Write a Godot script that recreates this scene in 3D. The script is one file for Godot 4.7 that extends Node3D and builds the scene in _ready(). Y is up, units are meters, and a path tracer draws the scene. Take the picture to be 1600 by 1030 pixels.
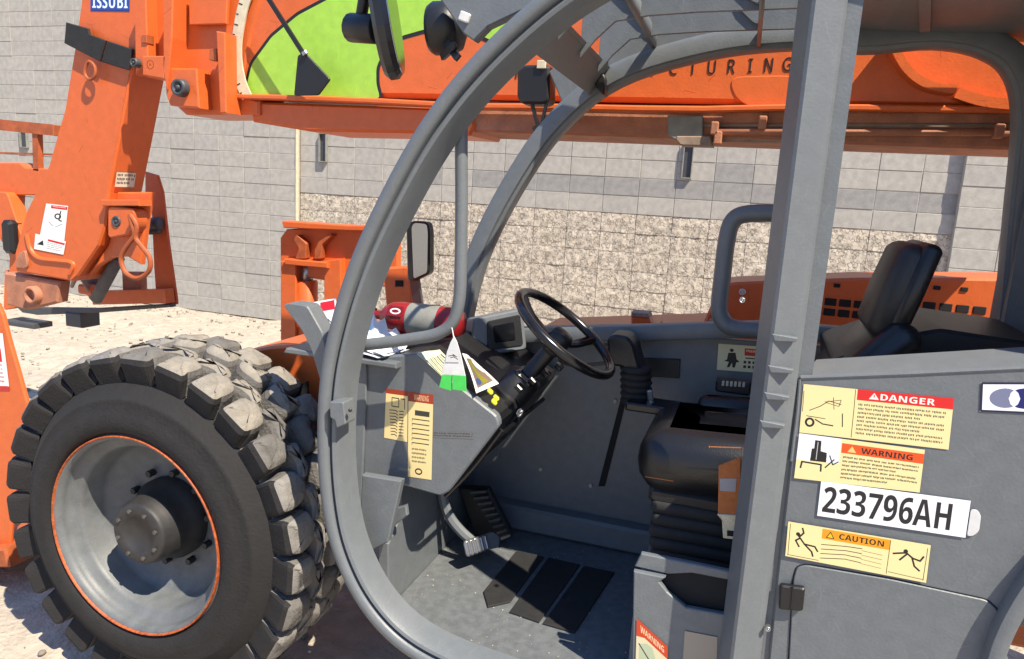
extends Node3D

# ---------------------------------------------------------------- shape helpers
func pv(f: Array) -> PackedVector2Array:
	var o := PackedVector2Array()
	for i in range(0, f.size(), 2):
		o.append(Vector2(f[i], f[i + 1]))
	return o

func start(smooth := false) -> SurfaceTool:
	var st := SurfaceTool.new()
	st.begin(Mesh.PRIMITIVE_TRIANGLES)
	st.set_smooth_group(0 if smooth else -1)
	return st

func tri(st: SurfaceTool, a: Vector3, b: Vector3, c: Vector3) -> void:
	st.add_vertex(a); st.add_vertex(c); st.add_vertex(b)

func quad(st: SurfaceTool, a: Vector3, b: Vector3, c: Vector3, d: Vector3) -> void:
	tri(st, a, b, c); tri(st, a, c, d)

func inset(p: PackedVector2Array, b: float) -> PackedVector2Array:
	var o := PackedVector2Array()
	var n := p.size()
	for i in n:
		var e1 := (p[i] - p[(i + n - 1) % n]).normalized()
		var e2 := (p[(i + 1) % n] - p[i]).normalized()
		var n1 := Vector2(-e1.y, e1.x)
		var n2 := Vector2(-e2.y, e2.x)
		var m := (n1 + n2) / maxf(1.0 + n1.dot(n2), 0.35)
		o.append(p[i] + m * b)
	return o

# a plate: outline in its own x, y, from z0 (back) to z1 (front), with chamfered rims
func prism(st: SurfaceTool, pts: PackedVector2Array, z0: float, z1: float, b := 0.005, xf := Transform3D()) -> void:
	var p := pts.duplicate()
	if Geometry2D.is_polygon_clockwise(p):
		p.reverse()
	var zl := minf(z0, z1)
	var zh := maxf(z0, z1)
	b = minf(b, (zh - zl) * 0.45)
	var q := inset(p, b)
	var idx := Geometry2D.triangulate_polygon(p)
	var n := p.size()
	for k in range(0, idx.size(), 3):
		var a := q[idx[k]]
		var c := q[idx[k + 1]]
		var d := q[idx[k + 2]]
		if (c - a).cross(d - a) < 0.0:
			var s := c
			c = d
			d = s
		tri(st, xf * Vector3(a.x, a.y, zh), xf * Vector3(c.x, c.y, zh), xf * Vector3(d.x, d.y, zh))
		tri(st, xf * Vector3(a.x, a.y, zl), xf * Vector3(d.x, d.y, zl), xf * Vector3(c.x, c.y, zl))
	for i in n:
		var j := (i + 1) % n
		var r := [[p[i], p[j], zl + b, p[i], p[j], zh - b], [p[i], p[j], zh - b, q[i], q[j], zh], [q[i], q[j], zl, p[i], p[j], zl + b]]
		for s in r:
			quad(st, xf * Vector3(s[0].x, s[0].y, s[2]), xf * Vector3(s[1].x, s[1].y, s[2]), xf * Vector3(s[4].x, s[4].y, s[5]), xf * Vector3(s[3].x, s[3].y, s[5]))

func rbox(st: SurfaceTool, c: Vector3, s: Vector3, b := 0.006, turn := Vector3.ZERO) -> void:
	var h := s * 0.5
	var bs := Basis.from_euler(turn * PI / 180.0)
	var p := PackedVector2Array([Vector2(-h.x + b, -h.y), Vector2(h.x - b, -h.y), Vector2(h.x, -h.y + b), Vector2(h.x, h.y - b), Vector2(h.x - b, h.y), Vector2(-h.x + b, h.y), Vector2(-h.x, h.y - b), Vector2(-h.x, -h.y + b)])
	prism(st, p, -h.z, h.z, b, Transform3D(bs, c))

# an outline with its corners rounded
func rounded(p: PackedVector2Array, r: float, k := 4) -> PackedVector2Array:
	var o := PackedVector2Array()
	var n := p.size()
	for i in n:
		var a := p[(i + n - 1) % n]
		var c := p[(i + 1) % n]
		var la := minf(r, a.distance_to(p[i]) * 0.45)
		var lc := minf(r, c.distance_to(p[i]) * 0.45)
		var s := p[i] + (a - p[i]).normalized() * la
		var e := p[i] + (c - p[i]).normalized() * lc
		for t in k + 1:
			var u := float(t) / k
			o.append(s.lerp(p[i], u).lerp(p[i].lerp(e, u), u))
	return o

func curve(p: Array, k := 6, closed := false) -> Array:
	var o := []
	var n := p.size()
	for i in (n if closed else n - 1):
		var a: Vector3 = p[(i - 1 + n) % n] if closed or i > 0 else p[0]
		var b: Vector3 = p[i]
		var c: Vector3 = p[(i + 1) % n]
		var d: Vector3 = p[(i + 2) % n] if closed or i + 2 < n else p[n - 1]
		for t in k:
			o.append(b.cubic_interpolate(c, a, d, float(t) / k))
	if not closed:
		o.append(p[n - 1])
	return o

# sweeps a closed outline (x: along side, y: along up) along a path
func sweep(st: SurfaceTool, prof: PackedVector2Array, path: Array, up: Vector3, closed := false, scales := []) -> void:
	var n := path.size()
	var rings := []
	for i in n:
		var a: Vector3 = path[(i - 1 + n) % n] if closed or i > 0 else path[i]
		var b: Vector3 = path[(i + 1) % n] if closed or i < n - 1 else path[i]
		var t := (b - a).normalized()
		var side := t.cross(up).normalized()
		var u := side.cross(t).normalized()
		var ring := []
		var s: float = scales[i] if scales.size() else 1.0
		for q in prof:
			ring.append(path[i] + (side * q.x + u * q.y) * s)
		rings.append(ring)
	var m := prof.size()
	var grp := 1
	for j in m:
		var k := (j + 1) % m
		var e0 := prof[j] - prof[(j + m - 1) % m]
		if absf(e0.angle_to(prof[k] - prof[j])) > 0.75:
			grp += 1
		st.set_smooth_group(grp)
		for i in (n if closed else n - 1):
			var r0: Array = rings[i]
			var r1: Array = rings[(i + 1) % n]
			quad(st, r0[j], r0[k], r1[k], r1[j])
	if not closed:
		st.set_smooth_group(-1)
		var ix := Geometry2D.triangulate_polygon(prof)
		for e in [0, n - 1]:
			for k in range(0, ix.size(), 3):
				tri(st, rings[e][ix[k]], rings[e][ix[k + 1]], rings[e][ix[k + 2]])
		st.set_smooth_group(0)

func circle(r: float, n := 10, ry := -1.0) -> PackedVector2Array:
	var o := PackedVector2Array()
	for i in n:
		o.append(Vector2(cos(TAU * i / n) * r, sin(TAU * i / n) * (r if ry < 0.0 else ry)))
	return o

func tube(st: SurfaceTool, path: Array, r: float, n := 10, closed := false) -> void:
	var d := Vector3.ZERO
	for i in path.size() - 1:
		d += (path[i + 1] - path[i]).abs()
	var up := Vector3.UP
	if d.y >= d.x and d.y >= d.z:
		up = Vector3.BACK if d.z <= d.x else Vector3.RIGHT
	elif d.x >= d.z and d.z < d.y:
		up = Vector3.BACK
	sweep(st, circle(r, n), path, up, closed)

# turns an outline (x: radius, y: height along the local z axis) round the z axis
func lathe(st: SurfaceTool, prof: PackedVector2Array, xf: Transform3D, n := 32) -> void:
	for i in n:
		var a := TAU * i / n
		var b := TAU * (i + 1) / n
		for j in prof.size() - 1:
			var p := prof[j]
			var q := prof[j + 1]
			var v := [Vector3(cos(a) * p.x, sin(a) * p.x, p.y), Vector3(cos(b) * p.x, sin(b) * p.x, p.y), Vector3(cos(b) * q.x, sin(b) * q.x, q.y), Vector3(cos(a) * q.x, sin(a) * q.x, q.y)]
			if q.x > 0.0001:
				quad(st, xf * v[0], xf * v[1], xf * v[2], xf * v[3])
			else:
				tri(st, xf * v[0], xf * v[1], xf * v[2])

# a frame whose z axis runs along d
func along(d: Vector3, at: Vector3) -> Transform3D:
	var z := d.normalized()
	var x := (Vector3.UP if absf(z.y) < 0.9 else Vector3.RIGHT).cross(z).normalized()
	return Transform3D(Basis(x, z.cross(x), z), at)

func rod(st: SurfaceTool, a: Vector3, b: Vector3, r: float, n := 12, r2 := -1.0) -> void:
	var e := r if r2 < 0.0 else r2
	var l := a.distance_to(b)
	lathe(st, PackedVector2Array([Vector2(0, 0), Vector2(r * 0.9, 0), Vector2(r, r * 0.1), Vector2(e, l - e * 0.1), Vector2(e * 0.9, l), Vector2(0, l)]), along(b - a, a), n)

# a bar of rectangular section between two points
func bar(st: SurfaceTool, a: Vector3, b: Vector3, w: float, h: float, up := Vector3.BACK, bev := 0.004) -> void:
	var z := (b - a).normalized()
	var x := up.cross(z).normalized()
	var p := PackedVector2Array([Vector2(-w, -h) * 0.5, Vector2(w, -h) * 0.5, Vector2(w, h) * 0.5, Vector2(-w, h) * 0.5])
	prism(st, p, 0.0, a.distance_to(b), bev, Transform3D(Basis(x, z.cross(x), z), a))

# ---------------------------------------------------------------- scene helpers
func obj(called: String, st: SurfaceTool, m: Material, parent: Node = self, label := "") -> MeshInstance3D:
	st.generate_normals()
	var o := MeshInstance3D.new()
	o.name = called
	o.mesh = st.commit()
	o.material_override = m
	parent.add_child(o, true)
	if parent != self:
		o.global_transform = Transform3D()
	if label:
		o.set_meta("label", label)
	return o

func thing(called: String, label: String, category: String, at := Vector3.ZERO, group := "") -> Node3D:
	var o := Node3D.new()
	o.name = called
	add_child(o, true)
	o.position = at
	tag(o, label, category, group)
	return o

func part(called: String, parent: Node3D, at: Vector3) -> Node3D:
	var o := Node3D.new()
	o.name = called
	parent.add_child(o, true)
	o.global_transform = Transform3D(Basis(), at)
	return o

func tag(o: Node3D, label: String, category: String, group := "") -> void:
	o.set_meta("label", label)
	o.set_meta("category", category)
	if group:
		o.set_meta("group", group)

# ---------------------------------------------------------------- computed pictures
func noise(kind: int, freq: float, oct: int, sd: int) -> FastNoiseLite:
	var n := FastNoiseLite.new()
	n.noise_type = kind as FastNoiseLite.NoiseType
	n.frequency = freq
	n.fractal_octaves = oct
	n.seed = sd
	return n

func field(n: FastNoiseLite, s: int) -> PackedByteArray:
	var im := n.get_seamless_image(s, s, false, false, 0.15)
	im.convert(Image.FORMAT_L8)
	return im.get_data()

# a tinting picture: fine grain, broad patches and specks of the given tone
func grunge(s: int, sd: int, grain: float, patch: float, speck: Color, specks: float, scratches := 0) -> ImageTexture:
	var a := field(noise(FastNoiseLite.TYPE_SIMPLEX, 0.35, 2, sd), s)
	var b := field(noise(FastNoiseLite.TYPE_SIMPLEX, 0.012, 4, sd + 1), s)
	var c := field(noise(FastNoiseLite.TYPE_SIMPLEX, 0.09, 3, sd + 2), s)
	var im := Image.create(s, s, false, Image.FORMAT_RGB8)
	var out := PackedByteArray()
	out.resize(s * s * 3)
	for i in s * s:
		var v := 0.88 + grain * (a[i] / 255.0 - 0.55) + patch * (b[i] / 255.0 - 0.55)
		var k := clampf((c[i] / 255.0 * 0.6 + a[i] / 255.0 * 0.4 - (1.0 - specks)) * 9.0, 0.0, 1.0) * speck.a
		out[i * 3] = int(clampf(lerpf(v, speck.r, k), 0.0, 1.0) * 255.0)
		out[i * 3 + 1] = int(clampf(lerpf(v, speck.g, k), 0.0, 1.0) * 255.0)
		out[i * 3 + 2] = int(clampf(lerpf(v, speck.b, k), 0.0, 1.0) * 255.0)
	im.set_data(s, s, false, Image.FORMAT_RGB8, out)
	var r := RandomNumberGenerator.new()
	r.seed = sd
	for k in scratches:
		var p := Vector2(r.randf() * s, r.randf() * s)
		var d := Vector2.from_angle(r.randf() * TAU)
		var tone := Color(speck.r, speck.g, speck.b)
		for t in int(r.randf_range(6, 60)):
			p += d
			d = d.rotated(r.randf_range(-0.05, 0.05))
			var x := posmod(int(p.x), s)
			var y := posmod(int(p.y), s)
			for e in 2 + k % 2:
				var xx := posmod(x + e, s)
				im.set_pixel(xx, y, im.get_pixel(xx, y).lerp(tone, 0.7))
	return ImageTexture.create_from_image(im)

# broken stone: chips of different tone with thin dark cracks between them; returns colour and relief
func chips(s: int, sd: int, freq: float) -> Array:
	var n := noise(FastNoiseLite.TYPE_CELLULAR, freq, 1, sd)
	n.fractal_type = FastNoiseLite.FRACTAL_NONE
	n.cellular_return_type = FastNoiseLite.RETURN_DISTANCE2_SUB
	n.cellular_jitter = 1.1
	n.domain_warp_enabled = true
	n.domain_warp_amplitude = 14.0
	n.domain_warp_frequency = 0.03
	var e := field(n, s)
	n.cellular_return_type = FastNoiseLite.RETURN_CELL_VALUE
	var v := field(n, s)
	var g := field(noise(FastNoiseLite.TYPE_SIMPLEX, 0.2, 3, sd + 4), s)
	var w := field(noise(FastNoiseLite.TYPE_SIMPLEX, 0.02, 3, sd + 5), s)
	var col := PackedByteArray()
	var hgt := PackedByteArray()
	col.resize(s * s * 3)
	hgt.resize(s * s)
	for i in s * s:
		var edge := clampf(e[i] / 255.0 * 3.2 + 0.05 + (g[i] / 255.0 - 0.5) * 0.5, 0.0, 1.0)
		var open := clampf((w[i] / 255.0 - 0.36) * 5.0, 0.0, 1.0)
		var crack := 1.0 - (1.0 - edge) * open
		var t := (0.80 + 0.16 * v[i] / 255.0 + 0.12 * (g[i] / 255.0 - 0.5)) * (0.66 + 0.34 * crack)
		col[i * 3] = int(clampf(t, 0, 1) * 255)
		col[i * 3 + 1] = int(clampf(t * 0.99, 0, 1) * 255)
		col[i * 3 + 2] = int(clampf(t * 0.97, 0, 1) * 255)
		hgt[i] = int(clampf(0.35 * v[i] / 255.0 + 0.45 * crack + 0.2 * g[i] / 255.0, 0, 1) * 255)
	var im := Image.create_from_data(s, s, false, Image.FORMAT_RGB8, col)
	var hm := Image.create_from_data(s, s, false, Image.FORMAT_L8, hgt)
	hm.bump_map_to_normal_map(5.0)
	return [ImageTexture.create_from_image(im), ImageTexture.create_from_image(hm)]

func bumps(s: int, sd: int, freq: float, oct: int, strength: float, cell := false) -> ImageTexture:
	var n := noise(FastNoiseLite.TYPE_CELLULAR if cell else FastNoiseLite.TYPE_SIMPLEX, freq, oct, sd)
	var im := n.get_seamless_image(s, s, false, false, 0.15)
	im.convert(Image.FORMAT_L8)
	im.bump_map_to_normal_map(strength)
	return ImageTexture.create_from_image(im)

func std(col: Color, rough: float, tex: Texture2D = null, scale := 1.0, nrm: Texture2D = null, nscale := 0.4, metal := 0.0) -> StandardMaterial3D:
	var m := StandardMaterial3D.new()
	m.albedo_color = col.linear_to_srgb()
	m.roughness = rough
	m.metallic = metal
	m.uv1_triplanar = tex != null or nrm != null
	m.uv1_scale = Vector3.ONE * scale
	if tex:
		m.albedo_texture = tex
	if nrm:
		m.normal_enabled = true
		m.normal_texture = nrm
		m.normal_scale = nscale
	return m

# ---- flat print
func fill(im: Image, p: PackedVector2Array, c: Color) -> void:
	var lo := 1e9
	var hi := -1e9
	for q in p:
		lo = minf(lo, q.y)
		hi = maxf(hi, q.y)
	for y in range(maxi(int(lo), 0), mini(int(hi) + 1, im.get_height())):
		var xs := []
		var yy := y + 0.5
		for i in p.size():
			var a := p[i]
			var b := p[(i + 1) % p.size()]
			if (a.y <= yy) != (b.y <= yy):
				xs.append(a.x + (yy - a.y) / (b.y - a.y) * (b.x - a.x))
		xs.sort()
		for k in range(0, xs.size() - 1, 2):
			var x0 := maxi(roundi(xs[k]), 0)
			var x1 := mini(roundi(xs[k + 1]), im.get_width())
			if x1 > x0:
				im.fill_rect(Rect2i(x0, y, x1 - x0, 1), c)

func ink(im: Image, p: PackedVector2Array, w: float, c: Color) -> void:
	for i in p.size() - 1:
		var d := (p[i + 1] - p[i]).normalized() * w * 0.5
		var s := Vector2(-d.y, d.x)
		fill(im, PackedVector2Array([p[i] - d * 0.5 + s, p[i + 1] + d * 0.5 + s, p[i + 1] + d * 0.5 - s, p[i] - d * 0.5 - s]), c)

func disc(im: Image, c: Vector2, r: Vector2, col: Color) -> void:
	var p := circle(1.0, 28)
	for i in p.size():
		p[i] = c + p[i] * r
	fill(im, p, col)

func font(bold := true, mono := false) -> SystemFont:
	var f := SystemFont.new()
	f.font_names = PackedStringArray(["Droid Sans Mono" if mono else "Droid Sans"])
	f.font_weight = 700 if bold else 400
	return f

# sets a line of type into a picture, filling the box
func type(im: Image, text: String, box: Rect2, c: Color, bold := true) -> void:
	var t := TextMesh.new()
	t.text = text
	t.font = font(bold)
	t.font_size = 64
	t.depth = 0.0
	t.curve_step = 2.0
	var ar := t.get_mesh_arrays() if t.get_surface_count() == 0 else t.surface_get_arrays(0)
	var v: PackedVector3Array = ar[Mesh.ARRAY_VERTEX]
	var ix: PackedInt32Array = ar[Mesh.ARRAY_INDEX]
	var bb := AABB(v[0], Vector3.ZERO)
	for q in v:
		bb = bb.expand(q)
	for k in range(0, ix.size(), 3):
		var p := PackedVector2Array()
		for e in 3:
			var q := (v[ix[k + e]] - bb.position)
			p.append(box.position + Vector2(q.x / bb.size.x, 1.0 - q.y / bb.size.y) * box.size)
		fill(im, p, c)

# rows of print too small to read
func rows(im: Image, box: Rect2, n: int, c: Color, r: RandomNumberGenerator, h := 0.5) -> void:
	var step := box.size.y / n
	for k in n:
		var x := box.position.x
		var stop := box.end.x - (r.randf() * box.size.x * 0.35 if k % 3 == 2 else 0.0)
		while x < stop:
			var w := minf(r.randf_range(1.2, 4.5) * step * h, stop - x)
			var s := x
			while s < x + w:
				im.fill_rect(Rect2i(int(s), int(box.position.y + k * step + r.randf() * step * 0.1), maxi(int(step * h * 0.35), 1), maxi(int(step * h * r.randf_range(0.75, 1.0)), 1)), c)
				s += step * h * 0.55
			x += w + step * h * 0.6

# a sticker: corners top left, top right, bottom right, bottom left; its front 1 mm proud of its back
func sticker(called: String, parent: Node3D, c: Array, im: Image, label := "", rough := 0.45, curl := 0.0) -> MeshInstance3D:
	var st := start()
	var n: Vector3 = (c[3] - c[0]).cross(c[1] - c[0]).normalized()
	var g := 6 if curl != 0.0 else 1
	for i in g:
		for j in g:
			var v := []
			for e in [[i, j], [i + 1, j], [i + 1, j + 1], [i, j + 1]]:
				var u := float(e[0]) / g
				var w := float(e[1]) / g
				var top: Vector3 = c[0].lerp(c[1], u)
				var low: Vector3 = c[3].lerp(c[2], u)
				v.append([top.lerp(low, w) + n * (sin(u * 5.0 + w * 3.0) * curl), Vector2(u, w)])
			for k in [0, 1, 2, 0, 2, 3]:
				st.set_uv(v[k][1])
				st.add_vertex(v[k][0])
	var m := StandardMaterial3D.new()
	im.generate_mipmaps()
	m.albedo_texture = ImageTexture.create_from_image(im)
	m.roughness = rough
	m.cull_mode = BaseMaterial3D.CULL_DISABLED
	return obj(called, st, m, parent, label)

func blank(w: int, h: int, c: Color) -> Image:
	var im := Image.create(w, h, false, Image.FORMAT_RGB8)
	im.fill(c)
	return im

var M := {}
var rng := RandomNumberGenerator.new()
var T: Node3D                    # the telehandler

func materials() -> void:
	var paint := grunge(1024, 11, 0.10, 0.06, Color(1.0, 0.97, 0.9, 0.55), 0.30, 130)
	var dusty := grunge(512, 21, 0.22, 0.22, Color(1.0, 0.93, 0.80, 0.6), 0.40, 60)
	var grain := grunge(512, 31, 0.24, 0.10, Color(0.62, 0.59, 0.55, 0.6), 0.30)
	var sand := grunge(1024, 41, 0.18, 0.14, Color(0.50, 0.45, 0.39, 0.6), 0.25)
	var fine := bumps(512, 51, 0.12, 3, 3.0)
	var rough := bumps(512, 61, 0.05, 4, 9.0)
	var orange := Color(0.78, 0.155, 0.031)
	var chipped := grunge(1024, 13, 0.08, 0.05, Color(0.62, 0.52, 0.48, 0.5), 0.25, 45)
	var scuffed := grunge(1024, 91, 0.22, 0.16, Color(0.98, 0.95, 0.88, 0.7), 0.36, 240)
	var stone := chips(512, 71, 0.055)
	M.floor = std(Color(0.155, 0.168, 0.178), 0.6, scuffed, 1.5, fine, 0.12)
	M.orange = std(orange, 0.42, chipped, 0.9, fine, 0.06)
	M.orange_dusty = std(Color(0.50, 0.21, 0.12), 0.75, dusty, 1.1, fine, 0.15)
	M.orange_dull = std(Color(0.46, 0.11, 0.03), 0.6, dusty, 1.4, fine, 0.1)
	M.grey = std(Color(0.163, 0.180, 0.191), 0.45, paint, 1.2, fine, 0.07)
	M.grey_dark = std(Color(0.068, 0.074, 0.083), 0.5, paint, 1.9, fine, 0.08)
	M.grey_dusty = std(Color(0.145, 0.148, 0.15), 0.75, dusty, 1.6, fine, 0.12)
	M.black = std(Color(0.012, 0.012, 0.013), 0.45, paint, 2.0, fine, 0.1)
	M.black_matt = std(Color(0.018, 0.018, 0.019), 0.8, dusty, 2.3, fine, 0.2)
	M.black_gloss = std(Color(0.010, 0.010, 0.012), 0.22, paint, 2.0)
	M.rubber = std(Color(0.0135, 0.0125, 0.013), 0.85, dusty, 2.1, rough, 0.18)
	M.rubber_dusty = std(Color(0.25, 0.238, 0.222), 0.95, dusty, 3.1, rough, 0.35)
	M.rubber_grey = std(Color(0.165, 0.157, 0.148), 0.95, dusty, 2.6, rough, 0.35)
	M.rubber_sandy = std(Color(0.30, 0.275, 0.235), 1.0, dusty, 2.7, rough, 0.4)
	M.rim = std(Color(0.155, 0.168, 0.176), 0.5, dusty, 1.7, fine, 0.1)
	M.worn_edge = std(orange * 0.8, 0.6, grunge(256, 17, 0.2, 0.3, Color(0.55, 0.62, 0.66, 0.9), 0.50), 2.2)
	M.hub = std(Color(0.032, 0.031, 0.031), 0.55, dusty, 2.9, fine, 0.2)
	M.steel = std(Color(0.55, 0.55, 0.54), 0.35, paint, 3.0, null, 0.0, 0.9)
	M.steel_dirty = std(Color(0.16, 0.155, 0.15), 0.45, dusty, 4.0, null, 0.0, 0.6)
	M.brass = std(Color(0.62, 0.55, 0.42), 0.5, paint, 3.0)
	M.vinyl = std(Color(0.010, 0.010, 0.011), 0.38, grain, 2.3, fine, 0.15)
	M.vinyl_worn = std(Color(0.028, 0.026, 0.025), 0.5, grain, 2.3, fine, 0.2)
	M.cream = std(Color(0.80, 0.72, 0.50), 0.55, grain, 2.0)
	M.lime = std(Color(0.42, 0.73, 0.075), 0.45, paint, 1.1)
	M.tan = std(Color(0.36, 0.27, 0.21), 0.7, dusty, 1.9, fine, 0.1)
	M.box_grey = std(Color(0.27, 0.275, 0.25), 0.6, dusty, 1.5)
	M.red = std(Color(0.33, 0.014, 0.016), 0.3, paint, 2.1)
	M.belt = std(Color(0.55, 0.17, 0.04), 0.7, grain, 5.0, fine, 0.4)
	M.white = std(Color(0.78, 0.78, 0.77), 0.6, paint, 2.0)
	M.green = std(Color(0.07, 0.66, 0.10), 0.55, paint, 2.0)
	M.yellow = std(Color(0.62, 0.62, 0.03), 0.5)
	M.seam = std(Color(0.012, 0.012, 0.013), 0.9, grain, 3.0)
	M.mortar = std(Color(0.52, 0.475, 0.405), 0.95, grain, 2.0, rough, 0.4)
	M.block = []
	for c in [Color(0.505, 0.48, 0.428), Color(0.48, 0.458, 0.412), Color(0.515, 0.488, 0.435), Color(0.495, 0.47, 0.422)]:
		M.block.append(std(c, 0.95, grain, 1.3, fine, 0.25))
	for m in M.block:
		m.uv1_world_triplanar = true
	M.block_dark = std(Color(0.37, 0.36, 0.34), 0.95, grain, 1.3, fine, 0.25)
	M.split = []
	for c in [Color(0.64, 0.575, 0.485), Color(0.63, 0.565, 0.475), Color(0.65, 0.585, 0.495)]:
		M.split.append(std(c, 0.95, stone[0], 1.15, stone[1], 0.75))
	for m in M.split:
		m.uv1_world_triplanar = true
	M.ground = std(Color(0.52, 0.45, 0.355), 0.97, sand, 0.55, bumps(1024, 81, 0.04, 5, 9.0), 0.45)
	M.stone = std(Color(0.43, 0.375, 0.30), 0.9, grain, 6.0)
	var mirror := StandardMaterial3D.new()
	mirror.albedo_color = Color(0.62, 0.63, 0.64)
	mirror.metallic = 1.0
	mirror.roughness = 0.12
	M.mirror = mirror
	var screen := StandardMaterial3D.new()
	screen.albedo_color = Color(0.06, 0.065, 0.075)
	screen.roughness = 0.15
	M.screen = screen
	var bag := StandardMaterial3D.new()
	bag.albedo_color = Color(0.85, 0.87, 0.88)
	bag.roughness = 0.25
	bag.backlight_enabled = true
	bag.backlight = Color(0.3, 0.3, 0.3)
	M.bag = bag

func _ready() -> void:
	rng.seed = 7
	# ---------------------------------------------------- camera, sky, sun, exposure
	var cam := Camera3D.new()
	cam.name = "camera"
	add_child(cam)
	cam.position = Vector3(0, 1.93, 0)
	cam.rotation_degrees = Vector3(-10.8, 18.0, 3.3)
	cam.fov = 48.06
	cam.near = 0.05
	cam.far = 600.0
	var sm := ProceduralSkyMaterial.new()
	sm.sky_top_color = Color(0.36, 0.52, 0.76)
	sm.sky_horizon_color = Color(0.78, 0.81, 0.84)
	sm.sky_curve = 0.12
	sm.ground_bottom_color = Color(0.45, 0.41, 0.35)
	sm.ground_horizon_color = Color(0.62, 0.60, 0.56)
	var env := Environment.new()
	env.background_mode = Environment.BG_SKY
	env.sky = Sky.new()
	env.sky.sky_material = sm
	env.tonemap_mode = Environment.TONE_MAPPER_LINEAR
	env.tonemap_exposure = 1.9
	env.sdfgi_enabled = true
	env.ssao_enabled = true
	env.ssil_enabled = true
	var we := WorldEnvironment.new()
	we.name = "world_environment"
	we.environment = env
	add_child(we)
	var sun := DirectionalLight3D.new()
	sun.name = "sun"
	sun.light_energy = 1.6
	sun.light_angular_distance = 0.5
	sun.light_color = Color(1.0, 0.955, 0.88)
	sun.shadow_enabled = true
	add_child(sun)
	sun.look_at_from_position(Vector3.ZERO, -Vector3(0.50, 0.80, 0.31))
	materials()
	setting()
	T = thing("telehandler", "orange telehandler with a grey open cab, long boom and one big knobbly tyre", "telehandler", Vector3(-0.5, 0, -2.4))
	boom()
	boom_head()
	carriage()
	chassis()
	wheel()
	cab()
	cowl()
	inside()
	fittings()
	loose()

# ==================================================================== the yard
func wall_blocks(o: Node3D, x0: float, cols: int, y0: float, rows_n: int, h: float, z: float, kinds: int, seen_top: float) -> void:
	# kinds 0: smooth blocks, 1: split-faced blocks
	var w := 0.4
	var meshes := []
	for k in (1 if kinds == 0 else 7):
		var st := start()
		if kinds == 0:
			prism(st, pv([0.003, 0.003, w - 0.003, 0.003, w - 0.003, h - 0.003, 0.003, h - 0.003]), -0.02, 0.03, 0.003)
		else:
			var nx := 6
			var ny := 3
			var g := []
			for j in ny + 1:
				var r := []
				for i in nx + 1:
					var e := i == 0 or j == 0 or i == nx or j == ny
					var jit := 0.0 if e else 0.02
					r.append(Vector3(0.002 + (w - 0.004) * i / nx + rng.randf_range(-jit, jit), 0.002 + (h - 0.004) * j / ny + rng.randf_range(-jit, jit), rng.randf_range(0.014, 0.022) if e else rng.randf_range(0.014, 0.026)))
				g.append(r)
			for j in ny:
				for i in nx:
					quad(st, g[j][i], g[j][i + 1], g[j + 1][i + 1], g[j + 1][i])
			for i in nx:
				quad(st, g[0][i] * Vector3(1, 1, 0), g[0][i + 1] * Vector3(1, 1, 0), g[0][i + 1], g[0][i])
				quad(st, g[ny][i], g[ny][i + 1], g[ny][i + 1] * Vector3(1, 1, 0), g[ny][i] * Vector3(1, 1, 0))
		st.generate_normals()
		meshes.append(st.commit())
	var wanted := []
	for j in rows_n:
		for i in cols:
			wanted.append([x0 + w * i, y0 + h * j])
	for p in wanted:
		var b := MeshInstance3D.new()
		b.name = "block" if kinds == 0 else "split_block"
		b.mesh = meshes[rng.randi() % meshes.size()]
		if kinds == 0:
			var dark: bool = (absf(p[1] - 1.92) < 0.05 and p[0] > -3.4 and p[0] < 1.8) or (p[1] > 1.75 and p[0] > -5.8 and p[0] < 1.0 and rng.randf() < 0.10)
			b.material_override = M.block_dark if dark else M.block[rng.randi() % 4]
		else:
			b.material_override = M.split[rng.randi() % 3]
		o.add_child(b, true)
		b.global_position = Vector3(p[0], p[1], z - 0.03 + (rng.randf_range(-0.004, 0.004)))

func rest_of_wall(o: Node3D, x0: float, cols: int, y0: float, rows_n: int, h: float, z: float) -> void:
	var st := start()
	for j in rows_n:
		for i in cols:
			rbox(st, Vector3(x0 + 0.4 * i + 0.2, y0 + h * (j + 0.5), z - 0.02 + rng.randf_range(-0.003, 0.003)), Vector3(0.394, h - 0.006, 0.04), 0.003)
	obj("further_blocks", st, M.block[0], o).set_meta("kind", "stuff")

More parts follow.
